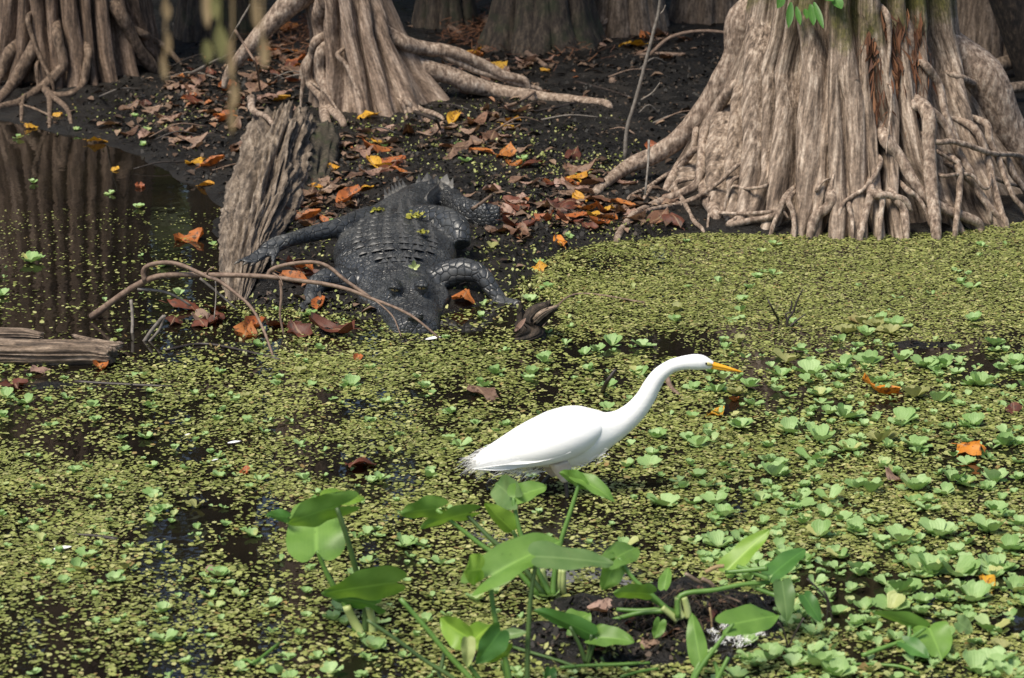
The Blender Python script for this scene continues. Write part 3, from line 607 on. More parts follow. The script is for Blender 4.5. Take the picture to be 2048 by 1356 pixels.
# leaning near-black trunk at the right edge, fallen logs behind, upright pole
m = MB(); p0 = at(2085, 150, F5.by-.55); p1 = at(2010, -60, F5.by-.6); m.tube([p0-(p1-p0)*.15, p0, p1, p1+(p1-p0)*4], [.13, .12, .11, .07], 14, .12, 3, 5)
tag(m.build('leaning_trunk', M['wood_dark'], org=p0), 'near black leaning trunk at the edge of the bank', 'trunk')
for k, (pa, pb, r, lab) in enumerate([((1935, 165), (2070, 100), 15, 'grey fallen log sloping up behind the broad cypress roots'), ((1950, 205), (2080, 160), 11, 'thin fallen log lying low behind the broad cypress roots')]):
    a = G(*pa); b = G(pb[0], pb[1]+45); b[2] += .08; m = MB(); d = b-a; m.tube([a-d*.2, a, (a+b)/2+[0, 0, .02], b, b+d*.5], np.array([.8, 1, 1, .9, .8])*r*mpp(a[1]), 10, .25, k, 5); tag(m.build('fallen_log', M['bark_f'], org=a), lab, 'log')
g = G(895, 48); m = MB(); m.tube([g-[0, 0, .05], g+[.01, 0, .5], g+[.0, 0, 2.5]], [.014, .012, .008], 7, .1, 2, 4); tag(m.build('upright_pole', M['vine'], org=g), 'thin yellowish upright stem in the dark behind the roots', 'stem')

# ------------------------------------------------------------------ weathered log the alligator rests a hind foot on
def grooved(mb, pts, rads, n=120, amp=.2, freq=7, seed=0, sub=16, flat=.8, ragged=.0):
    P, R = catmull(np.array(pts, float), np.array(rads, float), sub); T = np.gradient(P, axis=0); T /= np.linalg.norm(T, axis=1)[:, None]
    L = np.concatenate([[0], np.cumsum(np.linalg.norm(np.diff(P, axis=0), axis=1))]); ang = np.arange(n)*2*math.pi/n
    up = np.array([0, 0, 1.]); rings = []
    for i in range(len(P)):
        u = np.cross(T[i], up); u /= np.linalg.norm(u); w = np.cross(u, T[i])
        q = fbm(np.cos(ang)*freq, np.sin(ang)*freq, L[i]*1.5+.01, 3, seed); g_ = 1-np.abs(q)*2.6; g2 = fbm(np.cos(ang)*freq*2.7, np.sin(ang)*freq*2.7, L[i]*3+.01, 2, seed+9)
        cr = fbm(np.cos(ang)*3, np.sin(ang)*3, L[i]*26+.01, 2, seed+4)
        r = R[i]*(1+amp*(np.clip(g_, -.9, 1)-.5)+amp*.35*g2+amp*.22*cr)
        rings.append(P[i]+(np.cos(ang)*r)[:, None]*u+(np.sin(ang)*r*flat)[:, None]*w)
    A = np.array(rings)
    if ragged:
        for e, sg in ((0, -1), (-1, 1)):
            A[e] += (T[e]*sg)[None]*(ragged*np.abs(fbm(np.cos(ang)*5, np.sin(ang)*5, .3, 2, seed+3)))[:, None]
    c0 = A[0].mean(0)+T[0]*R[0]*.35; c1 = A[-1].mean(0)-T[-1]*R[-1]*.35
    A = np.concatenate([np.repeat(c0[None, None], n, 1), A, np.repeat(c1[None, None], n, 1)]); return mb.grid(A, None, True)
gl = [(474, 600, 0.0), (482, 540, .035), (498, 470, .06), (520, 400, .09), (540, 320, .13), (556, 262, .17), (566, 225, .20)]
lp = [onz(a, b, z) for a, b, z in gl]; lt = thing('weathered_log', lp[0], 'grey deeply fissured old log half sunk in the mud under the alligator hind foot', 'log')
m = MB(); grooved(m, [p-np.array([0, 0, r*.55]) for p, r in zip(lp, [.03, .05, .08, .11, .12, .125, .11])], [.035, .058, .088, .115, .125, .128, .11], 200, .55, 4.6, 3, 26, .85, .08); m.build('wood', M['wood'], lt)
m = MB(); grooved(m, [p+np.array([.13, .12, -.12]) for p in lp[3:]], [.08, .10, .115, .09], 60, .3, 5, 8, 8, .8, .03); m.build('mossy_side', M['wood_moss'], lt)
m = MB(); a = [at(*q, Y) for q, Y in [((502, 195), lp[-1][1]-.02), ((506, 222), lp[-1][1]-.12), ((530, 232), lp[-1][1]-.2), ((548, 250), lp[-1][1]-.3)]]; m.tube(a, np.array([9, 8, 6, 5])*mpp(11), 8, .2, 3, 4); m.build('root', M['root'], lt)
# driftwood log at the left edge
dt = thing('driftwood_log', onz(100, 735, 0), 'split brown driftwood log with a broken end lying in the shallow water', 'log')
for k, (a, r, sd_) in enumerate([([(-260, 690, .03), (-60, 700, .03), (90, 706, .03), (180, 706, .03), (222, 712, .03)], [.05, .05, .046, .04, .028], 4), ([(-260, 662, .05), (-60, 668, .05), (40, 668, .05), (80, 672, .045)], [.022, .024, .022, .014], 6), ([(150, 672, .04), (190, 684, .04), (225, 692, .035), (238, 690, .035)], [.006, .012, .016, .012], 7)]):
    m = MB(); grooved(m, [onz(*q) for q in a], r, 70, .3, 5, sd_, 12, .8, .03); m.build(['wood', 'split_plank', 'splinter'][k], M['wood2'], dt)
# snag in the water
st = thing('stump', onz(1058, 678, 0), 'small dark rotten stump poking out of the water with a pale leaf stuck on it', 'stump')
m = MB(); Y0 = onz(1058, 676, 0)[1]; grooved(m, [at(1058, 690, Y0), at(1060, 668, Y0), at(1063, 645, Y0+.01), at(1080, 628, Y0+.01), at(1098, 616, Y0)], [.056, .046, .042, .034, .022], 60, .45, 4, 12, 10, 1, .05); m.build('wood', M['wood_dark'], st)
m = MB(); grooved(m, [at(1070, 640, Y0-.02), at(1088, 625, Y0-.02), at(1114, 612, Y0-.02)], [.02, .018, .007], 40, .4, 4, 14, 8, .6, .02); m.build('splinter', M['wood2'], st)
m = MB(); grooved(m, [at(1045, 655, Y0-.01), at(1042, 625, Y0), at(1040, 606, Y0)], [.018, .013, .005], 40, .4, 4, 15, 8, .6, .02); m.build('splinter', M['wood_dark'], st)
m = MB(); lance(m, at(1030, 662, Y0-.05), at(1052, 636, Y0-.05), .008, np.array([0, -1, .4])); m.build('leaf', M['lit_pink'], st)

# ------------------------------------------------------------------ branches and twigs
def zone_leaf(px, py):
    if px < 470: return 'litter between the brown cypress and the weathered log'
    if px < 1000 and py > 330: return 'litter around the alligator'
    if px < 1000: return 'litter below the pale folded cypress'
    if py > 330: return 'litter under the broad cypress roots'
    return 'litter on the far mud bank'
def stick(name, pts, r0, r1, mat_, label=None, cat='twig', parent=None, Y=None, group=None, seed=1, sub=4, n=7):
    P = []
    for q in pts:
        if len(q) == 3: P.append(at(q[0], q[1], q[2]))
        else: P.append(G(q[0], q[1])+np.array([0, 0, .004]))
    P = np.array(P); d = np.linspace(0, 1, len(P)); R = np.array([(r0+(r1-r0)*k)*mpp(p[1]) for k, p in zip(d, P)])
    m = MB(); m.tube(P, R, n, .22, seed, sub)
    if parent is not None: return m.build(name, mat_, parent)
    return tag(m.build(name, mat_, org=P[0]), label, cat, group)
bt = thing('fallen_branch', G(187, 632), 'long bare forked branch arching over the water in front of the alligator', 'branch')
stick('branch', [(183, 634, 9.5), (250, 585, 9.45), (300, 558, 9.4), (340, 550, 9.38), (430, 550, 9.35), (520, 552, 9.3), (590, 560, 9.28), (650, 568, 9.25), (700, 580, 9.22), (740, 596, 9.2), (790, 615, 9.16), (830, 636, 9.12), (878, 676, 9.08)], 7, 2.2, M['twig'], parent=bt, seed=3, n=8)
stick('side_branch', [(290, 562, 9.4), (287, 542, 9.4), (300, 530, 9.39), (335, 525, 9.37), (370, 533, 9.35), (412, 552, 9.32), (440, 563, 9.3), (478, 592, 9.25), (506, 620, 9.2), (528, 662, 9.12), (546, 712, 9.0)], 5.5, 2.5, M['twig'], parent=bt, seed=4, n=8)
stick('side_branch', [(535, 553, 9.3), (542, 540, 9.3), (570, 530, 9.29), (620, 524, 9.27), (655, 532, 9.26), (690, 560, 9.24), (742, 596, 9.2)], 4.5, 3.5, M['twig'], parent=bt, seed=5)
stick('twig', [(560, 558, 9.29), (563, 590, 9.28), (560, 630, 9.27), (568, 672, 9.25)], 3.5, 2, M['twig'], parent=bt, seed=6)
stick('twig', [(275, 578, 9.42), (320, 582, 9.42), (350, 592, 9.42), (382, 612, 9.42)], 3, 2, M['twig_grey'], parent=bt, seed=7)
stick('twig', [(400, 556, 9.33), (435, 585, 9.33), (475, 620, 9.33)], 3, 2, M['twig_grey'], parent=bt, seed=8)
stick('twig', [(412, 552, 9.33), (418, 540, 9.3), (428, 534, 9.28)], 2.5, 1.5, M['twig'], parent=bt, seed=9)
stick('twig', [(430, 550, 9.35), (432, 590, 9.3), (428, 640, 9.25)], 1.6, 1, M['twig_grey'], parent=bt, seed=10)
stick('twig', [(750, 600, 9.19), (785, 632, 9.15), (802, 672, 9.08)], 2, 1.2, M['twig'], parent=bt, seed=11)
stick('twig', [(545, 545, 9.3), (560, 556, 9.28), (566, 572, 9.27)], 2, 1.2, M['twig'], parent=bt, seed=12)
sp = G(1252, 318); st_ = thing('bare_sapling', sp, 'thin grey bare sapling standing on mud beside the broad cypress', 'sapling')
Ys = sp[1]
stick('stem', [(1250, 322, Ys), (1254, 260, Ys), (1270, 205, Ys), (1290, 130, Ys), (1308, 60, Ys), (1320, 0, Ys), (1324, -160, Ys)], 4.5, 3, M['twig_grey'], parent=st_, seed=20)
stick('twig', [(1282, 200, Ys), (1305, 185, Ys), (1320, 165, Ys)], 2, 1, M['twig_grey'], parent=st_, seed=21)
stick('twig', [(1316, 30, Ys), (1326, 22, Ys), (1331, 10, Ys)], 2, 1, M['twig_grey'], parent=st_, seed=22)
TW = [([(968, 40), (1000, 66), (1040, 98), (1092, 134)], 9, 5, 'twig', 'thick straight stick lying down the slope behind the long pale roots'), ([(850, 50), (885, 50), (925, 70)], 8, 5, 'twig', 'short thick stick lying behind the pale folded cypress'),
      ([(1175, 200), (1120, 215), (1060, 226)], 3, 2, 'twig_dark', 'thin dark twig on mud past the end of the long root'), ([(830, 225), (870, 240, 12.2), (880, 258)], 4, 2.5, 'twig_dark', 'dark bent twig where the pale cypress meets its long roots'),
      ([(1298, 280, RT.by-.75), (1296, 330, RT.by-.8), (1290, 390, RT.by-.85)], 2.5, 2, 'twig_grey', 'thin upright twig leaning on the broad cypress roots near an orange leaf'),
      ([(1225, 165), (1222, 150, 14.2), (1245, 128, 14.2), (1290, 110, 14.3), (1370, 112)], 7, 5, 'twig', 'curved bare branch arching over the far bank beside the sapling'),
      ([(1300, 110, 14.0), (1340, 75, 14.0), (1400, 62, 14.0), (1480, 68, 14.0)], 4, 3, 'twig', 'thin pale branch reaching across to the broad cypress'),
      ([(1150, 165), (1210, 180), (1260, 196)], 3, 2.5, 'twig_dark', 'dark stick lying on mud by the sapling foot'),
      ([(1010, 215), (1040, 203, 12.6), (1075, 182)], 3.5, 3, 'twig', 'short bent stick on the leaf litter by the long horizontal root'),
      ([(945, 478-60, 10.6), (960, 408, 10.6), (984, 392)], 4, 3, 'twig', 'reddish broken stick lying across the alligator tail'),
      ([(1205, 786), (1213, 765, 8.45), (1232, 738, 8.45)], 5, 3.5, 'twig_dark', 'dark rotten twig sticking up behind the egret back'),
      ([(1334, 758), (1342, 778), (1358, 792)], 6, 4, 'twig', 'brown bent twig floating behind the egret neck'),
      ([(150, 766), (220, 770), (345, 776)], 4, 3, 'twig_dark', 'long thin dark stick floating by the driftwood log'),
      ([(262, 600, 9.4), (265, 640, 9.36), (263, 690, 9.26)], 3.5, 3, 'twig_grey', 'short upright twig standing in the water beside the fallen branch'),
      ([(285, 688, 9.2), (308, 655, 9.2), (328, 632, 9.2)], 4, 4, 'twig_grey', 'pale leaning twig in the water behind the fallen branch'),
      ([(292, 690, 9.2), (318, 660, 9.2), (330, 630, 9.2)], 3, 3, 'twig_grey', 'second pale twig crossing the leaning twig in the water'),
      ([(330, 703), (400, 690), (470, 700), (560, 722)], 3, 3, 'twig_dark', 'thin wet stick along the duckweed edge of the muddy shallows'),
      ([(380, 150), (420, 128, 13.5), (470, 104)], 4, 3, 'twig_grey', 'grey stick on leaf litter between the two fluted cypresses'),
      ([(470, 60, 12.4), (492, 95, 12.4), (512, 130, 12.2), (520, 180)], 3, 2, 'twig', 'reddish shoot leaning against the pale cypress buttress'),
      ([(500, 10, 12.8), (470, 60, 12.6), (455, 92)], 2, 1.4, 'twig_grey', 'very thin curved shoot in the shade beside the buttress'),
      ([(200, 195), (240, 178, 12.7), (285, 180)], 2.5, 1.5, 'twig_grey', 'thin pale twig near the bent roots of the brown cypress'),
      ([(1556, 640), (1545, 618, 9.35), (1535, 598, 9.35)], 3, 1.5, 'twig_dark', 'short black twig upright in the duckweed'),
      ([(235, 1082), (190, 1075), (150, 1072)], 5, 3, 'twig_dark', 'brown stick floating in the duckweed beside a pale scrap'),
      ([(1085, 655), (1130, 600), (1180, 590), (1290, 608)], 2.5, 2, 'twig', 'thin stick lying on the duckweed beyond the stump')]
for k, (p, r0, r1, mm, lab) in enumerate(TW): stick('twig', p, r0, r1, M[mm], lab, 'twig', seed=60+k)
ts = thing('dead_twigs', G(1580, 650), 'black branching dead twigs standing in the green duckweed carpet', 'twig'); Yt = G(1580, 655)[1]
for k, q in enumerate([[(1576, 662), (1575, 640), (1586, 625), (1595, 600), (1606, 578)], [(1575, 642), (1572, 628), (1590, 622)], [(1578, 655), (1595, 640), (1612, 628)], [(1580, 622), (1584, 608), (1582, 602)]]):
    stick('twig', [(a, b, Yt) for a, b in q], 3.5 if k == 0 else 2.5, 1.2, M['twig_dark'], parent=ts, seed=80+k)
rr = random.Random(5)
for k in range(34):
    px = rr.uniform(180, 1480); py = rr.uniform(60, 330)
    g = G(px, py)
    if hs(g[0], g[1]) < .02: continue
    L = rr.uniform(.08, .3); a = rr.uniform(-.7, .7)+(math.pi if rr.random() < .5 else 0); e = g+np.array([math.cos(a)*L, math.sin(a)*L, 0]); e[2] = max(hs(e[0], e[1]), 0)+.01; mid = (g+e)/2+np.array([0, 0, rr.uniform(.005, .04)])
    m = MB(); tw = rr.choice([('twig', 'brown'), ('twig_grey', 'grey'), ('twig_dark', 'dark')]); m.tube([g, mid, e], [.004, .0035, .002], 6, .2, k, 4); tag(m.build('twig', M[tw[0]], org=g), f'small broken {tw[1]} twig on the {zone_leaf(px, py)}', 'twig', f'{tw[1]} broken twigs: {zone_leaf(px, py)}')

# ------------------------------------------------------------------ alligator
def gator():
    org = onz(790, 520, 0); t = thing('alligator', org, 'large black alligator with its snout in the water and a hind foot on the log', 'alligator')
    ST = [  # top pixel x,y, top z, half width, bottom z, roundness
        (830, 645, .022, .036, -.05, 1.0), (829, 639, .042, .068, -.05, .8), (827, 629, .050, .082, -.05, .75), (824, 612, .055, .090, -.05, .75), (820, 592, .066, .104, -.05, .8), (815, 572, .086, .118, -.05, .85),
        (809, 555, .094, .135, -.05, .9), (803, 540, .100, .138, -.04, .95), (798, 525, .112, .142, -.03, 1.0), (795, 508, .130, .165, -.02, 1.0), (791, 485, .152, .200, -.01, 1.0),
        (789, 458, .168, .215, .0, 1.0), (789, 432, .175, .195, .0, 1.0), (791, 412, .172, .150, .01, 1.0), (796, 398, .165, .112, .02, 1.0)]
    P = [np.append(onz(a, b, z)[:2], z) for a, b, z, w, zb, e in ST]; W_ = [s[3] for s in ST]; B = [s[4] for s in ST]; E = [s[5] for s in ST]
    for q, Y, w, b, in [((822, 380), 10.93, .088, .02), ((850, 364), 11.12, .076, .02), ((882, 366), 11.16, .062, .02), ((908, 386), 11.02, .052, .02), ((935, 398), 10.9, .042, .02), ((968, 405), 10.84, .028, .02), ((1000, 412), 10.82, .012, .02)]:
        p = at(*q, Y); P.append(p); W_.append(w); B.append(hs(p[0], p[1])-.02); E.append(1.0)
    P = np.array(P); K = np.stack([W_, B, E], 1)
    # dense stations
    PP, idx = catmull(P, np.arange(len(P), dtype=float), 10)
    KK = np.stack([np.interp(idx, np.arange(len(P)), K[:, j]) for j in range(3)], 1)
    for it in range(3): KK[1:-1] = (KK[:-2]+2*KK[1:-1]+KK[2:])/4
    T = np.gradient(PP, axis=0); T[:, 2] = 0; T /= np.linalg.norm(T, axis=1)[:, None]; Sd = np.stack([T[:, 1], -T[:, 0], T[:, 2]*0], 1)
    n = 64; ang = np.arange(n)*2*math.pi/n; c, s = np.cos(ang), np.sin(ang); rings = []
    def section(i):
        w, zb, e = KK[i]; zt = PP[i, 2]; mid = zb+(zt-zb)*.46
        x = w*np.sign(c)*np.abs(c)**e; z = np.where(s > 0, mid+(zt-mid)*np.abs(s)**.85, mid-(mid-zb)*np.abs(s)**.8)
        if 3.5 < idx[i] < 7.6:    # head: flat skull table above, jowls lower down
            k = np.clip(1-np.abs(idx[i]-6)/2.5, 0, 1); x = x*np.where(s > .25, 1-.24*k, 1+.14*k)
        return PP[i]*[1, 1, 0]+x[:, None]*Sd[i]+np.stack([0*z, 0*z, z], 1)
    for i in range(len(PP)): rings.append(section(i))
    A = np.array(rings); A = np.concatenate([np.repeat(A[:1].mean(1, keepdims=True), n, 1), A, np.repeat(A[-1:].mean(1, keepdims=True), n, 1)])
    m = MB(); m.grid(A, None, True)
    axes = []
    def limb(pts, rad, n=14, isleg=True):
        p = np.array([at(a, b, Y) for a, b, Y in pts]); r = np.array(rad); m.tube(p, r, n, 0, 0, 5)
        if isleg: axes.append(catmull(p, r, 5))
    # front leg on the right of the picture
    limb([(850, 565, 9.86), (885, 552, 9.85), (925, 540, 9.84), (955, 545, 9.82)], [.05, .047, .043, .036]); limb([(948, 540, 9.82), (968, 556, 9.8), (985, 580, 9.78), (1002, 602, 9.76)], [.036, .032, .028, .024])
    for fx, fy in [(975, 612), (995, 616), (1015, 615), (1032, 610), (1042, 604)]: limb([(1000, 601, 9.76), ((1000+fx)/2, (604+fy)/2-3, 9.73), (fx, fy, 9.69)], [.016, .011, .006], 8)
    # front leg on the left of the picture
    limb([(740, 572, 9.86), (700, 562, 9.85), (660, 556, 9.82), (632, 568, 9.78)], [.048, .044, .038, .032]); limb([(636, 565, 9.78), (625, 585, 9.74), (618, 602, 9.68)], [.034, .029, .024])
    for fx, fy in [(598, 612), (606, 620), (618, 624), (632, 622)]: limb([(618, 602, 9.68), ((618+fx)/2, (604+fy)/2, 9.65), (fx, fy, 9.6)], [.016, .011, .006], 8)
    # hind leg stretched out to the log
    YL = 10.02
    limb([(770, 440, 10.5), (730, 440, 10.42), (690, 452, 10.3), (640, 464, 10.2), (600, 474, 10.12), (565, 484, YL)], [.055, .046, .037, .030, .027, .024]); limb([(572, 482, YL+.02), (550, 490, YL), (528, 500, YL-.03)], [.026, .029, .020])
    for a in [[(540, 492), (505, 512), (474, 524)], [(542, 496), (515, 514), (492, 526)], [(545, 500), (528, 512), (506, 528)], [(552, 500), (548, 512), (546, 526)]]: limb([(*a[0], YL-.02), (*a[1], YL-.06), (*a[2], YL-.10)], [.016, .011, .006], 8)
    # hind leg on the right of the picture
    limb([(830, 440, 10.45), (868, 440, 10.36), (900, 446, 10.28), (918, 462, 10.22), (922, 490, 10.18)], [.055, .055, .05, .045, .036]); limb([(900, 437, 10.4), (914, 440, 10.36), (925, 460, 10.3)], [.026, .03, .025])
    # eye ridges and nostril bump
    for ex, ey in [(789, 572), (843, 568)]: limb([(ex-9, ey-9, 9.72), (ex-3, ey-3, 9.64), (ex+1, ey+3, 9.575), (ex+4, ey+12, 9.53)], [.014, .024, .024, .014], 12, False)
    limb([(815, 632, 9.30), (832, 630, 9.30), (848, 632, 9.30)], [.012, .02, .012], 12, False)
    me = m.mesh('tmp', M['gator'], org); tmp = link('tmp', me); md = tmp.modifiers.new('r', 'REMESH'); md.mode = 'VOXEL'; md.voxel_size = .0065; md.use_smooth_shade = True
    sm = tmp.modifiers.new('s', 'SMOOTH'); sm.factor = .5; sm.iterations = 3
    dg = bpy.context.evaluated_depsgraph_get(); me2 = bpy.data.meshes.new_from_object(tmp.evaluated_get(dg)); bpy.data.objects.remove(tmp, do_unlink=True)
    nv = len(me2.vertices); co = np.empty(nv*3, np.float32); me2.vertices.foreach_get('co', co); co = co.reshape(-1, 3).astype(float)+org
    leg = np.zeros(nv)
    for ap, ar in axes:
        for q, r_ in zip(ap, ar): leg = np.maximum(leg, np.clip(1.9-np.linalg.norm(co-q, axis=1)/r_, 0, .6)/.6)
    # transverse plate rows along the back and wrinkled neck
    i0 = np.argmin((co[:, None, 0]-PP[None, ::2, 0])**2+(co[:, None, 1]-PP[None, ::2, 1])**2, axis=1)*2; sdd = idx[i0]; body = (sdd > 7.2) & (leg < .3)
    arc = np.concatenate([[0], np.cumsum(np.linalg.norm(np.diff(PP[:, :2], axis=0), axis=1))])
    no = np.empty(nv*3, np.float32); me2.vertices.foreach_get('normal', no); no = no.reshape(-1, 3).astype(float)
    along = arc[i0]+np.einsum('ij,ij->i', co-PP[i0], T[i0]); plate = np.clip(no[:, 2], 0, 1)*body*(.0035*np.abs(np.sin(along*math.pi/.048))**.5-.002)
    dsp = plate+.0035*fbm(co[:, 0]*38, co[:, 1]*38, co[:, 2]*38, 3, 5)*(1-.5*leg)
    co = co+no*dsp[:, None]; me2.vertices.foreach_set('co', (co-org).astype(np.float32).ravel())
    at_ = me2.attributes.new('leg', 'FLOAT', 'POINT'); at_.data.foreach_set('value', leg.astype(np.float32))
    me2.materials.clear(); me2.materials.append(M['gator']); me2.name = 'body'; me2.update(); body_o = link('body', me2, t); ORG[body_o.name] = org
    # keeled scutes in rows
    def scute_mesh(name, l, w, h, keel, mm):
        v = np.array([[-w, -l, 0], [w, -l, 0], [w*.8, l, 0], [-w*.8, l, 0], [0, -l*.8, h*.5], [0, l*.25, h], [0, l*1.05, h*.25], [-w*.55, 0, h*.32], [w*.55, 0, h*.32]])
        f = [[0, 4, 7], [0, 1, 4], [1, 8, 4], [4, 8, 5], [4, 5, 7], [7, 5, 6], [8, 6, 5], [1, 2, 8], [2, 6, 8], [0, 7, 3], [3, 7, 6], [2, 3, 6]]
        return np_mesh(name, v, np.array(f), M[mm], smooth=False)
    SM = scute_mesh('scute', .031, .014, .010, 1, 'scute'); NM = scute_mesh('nuchal_scute', .028, .015, .026, 1, 'scute'); CM = scute_mesh('crest_scute', .026, .010, .042, 1, 'crest')
    def place(me_, name, ii, f, lift, sc, tilt=0):
        w, zb, e = KK[ii]; zt = PP[ii, 2]; mid = zb+(zt-zb)*.46; z = mid+(zt-mid)*math.sqrt(max(0, 1-f*f))**.85
        p = PP[ii]*[1, 1, 0]+f*w*Sd[ii]+np.array([0, 0, z+lift]); o = link(name, me_, t, p-org)
        back = Vector(T[ii]); nrm = Vector((Sd[ii][0]*f*.55, Sd[ii][1]*f*.55, 1)).normalized(); x = back.cross(nrm).normalized(); nrm = x.cross(back).normalized()
        o.rotation_euler = Matrix((x, back, nrm)).transposed().to_euler(); o.scale = (sc, sc, sc)
    rr = random.Random(3); last = -1
    for ii in range(len(PP)):
        s_ = idx[ii]
        if 8.9 < s_ < 14.6 and arc[ii]-last > .046:
            last = arc[ii]
            for f in (-.62, -.38, -.14, .14, .38, .62):
                if abs(f) > .5 and (s_ < 9.6 or s_ > 13.2): continue
                place(SM, 'scute', ii, f+rr.uniform(-.02, .02), -.001, rr.uniform(.9, 1.2)*(1.15 if s_ < 11 else 1))
        if ii in (80, 86): [place(NM, 'nuchal_scute', ii, f, -.006, rr.uniform(.8, 1)) for f in ((-.2, .2) if ii == 80 else (-.32, -.12, .12, .32))]
    last = -1
    for ii in range(len(PP)):
        if idx[ii] > 14.6 and arc[ii]-last > .036 and idx[ii] < 17.6:
            last = arc[ii]
            for f in ((-.75, .75) if idx[ii] < 16 else (-.3, .3)): place(CM, 'crest_scute', ii, f, -.008, rr.uniform(.85, 1.1))
    # eyes
    for (ex, ey) in [(789, 578), (843, 574)]:
        c_ = at(ex, ey, 9.535); m = MB(); m.tube([c_+[-.013, .004, .003], c_+[-.007, -.003, .001], c_+[0, -.006, 0], c_+[.008, -.004, -.002], c_+[.013, .003, -.004]], [.002, .0055, .007, .0055, .002], 12, 0, 0, 3); e_ = m.build('eye', M['geye'], t)
        m = MB(); m.tube([c_+[0, -.012, .0045], c_+[.001, -.0138, 0], c_+[.001, -.012, -.0045]], [.001, .003, .001], 6, 0, 0, 3); m.build('pupil', M['black'], e_)
        m = MB(); m.tube([c_+[-.019, 0, .003], c_+[-.010, -.009, .008], c_+[.002, -.013, .0085], c_+[.013, -.008, .004], c_+[.019, .002, -.007]], [.003, .006, .0065, .006, .003], 8, .2, 1, 4); m.build('eyelid', M['gator'], t)
    for nx in (822, 842):
        c_ = at(nx, 633, 9.28); m = MB(); m.tube([c_+[-.006, 0, .004], c_+[0, -.003, .005], c_+[.006, 0, .004]], [.002, .0045, .002], 8, 0, 0, 3); m.build('nostril', M['black'], t)
    for a, b, Y in [((478, 523), (468, 529), YL-.10), ((494, 525), (484, 532), YL-.10), ((508, 527), (500, 533), YL-.10), ((546, 524), (544, 533), YL-.10), ((1016, 615), (1022, 621), 9.69), ((1034, 609), (1041, 613), 9.69), ((606, 621), (602, 626), 9.6), ((619, 625), (617, 630), 9.6)]:
        m = MB(); p, q = at(*a, Y), at(*b, Y-.01); m.tube([p, (p+q)/2+[0, 0, .002], q], [.0055, .0045, .001], 7); m.build('claw', M['claw'], t)
    return t, PP, idx, KK
GT, GPP, GIDX, GKK = gator()

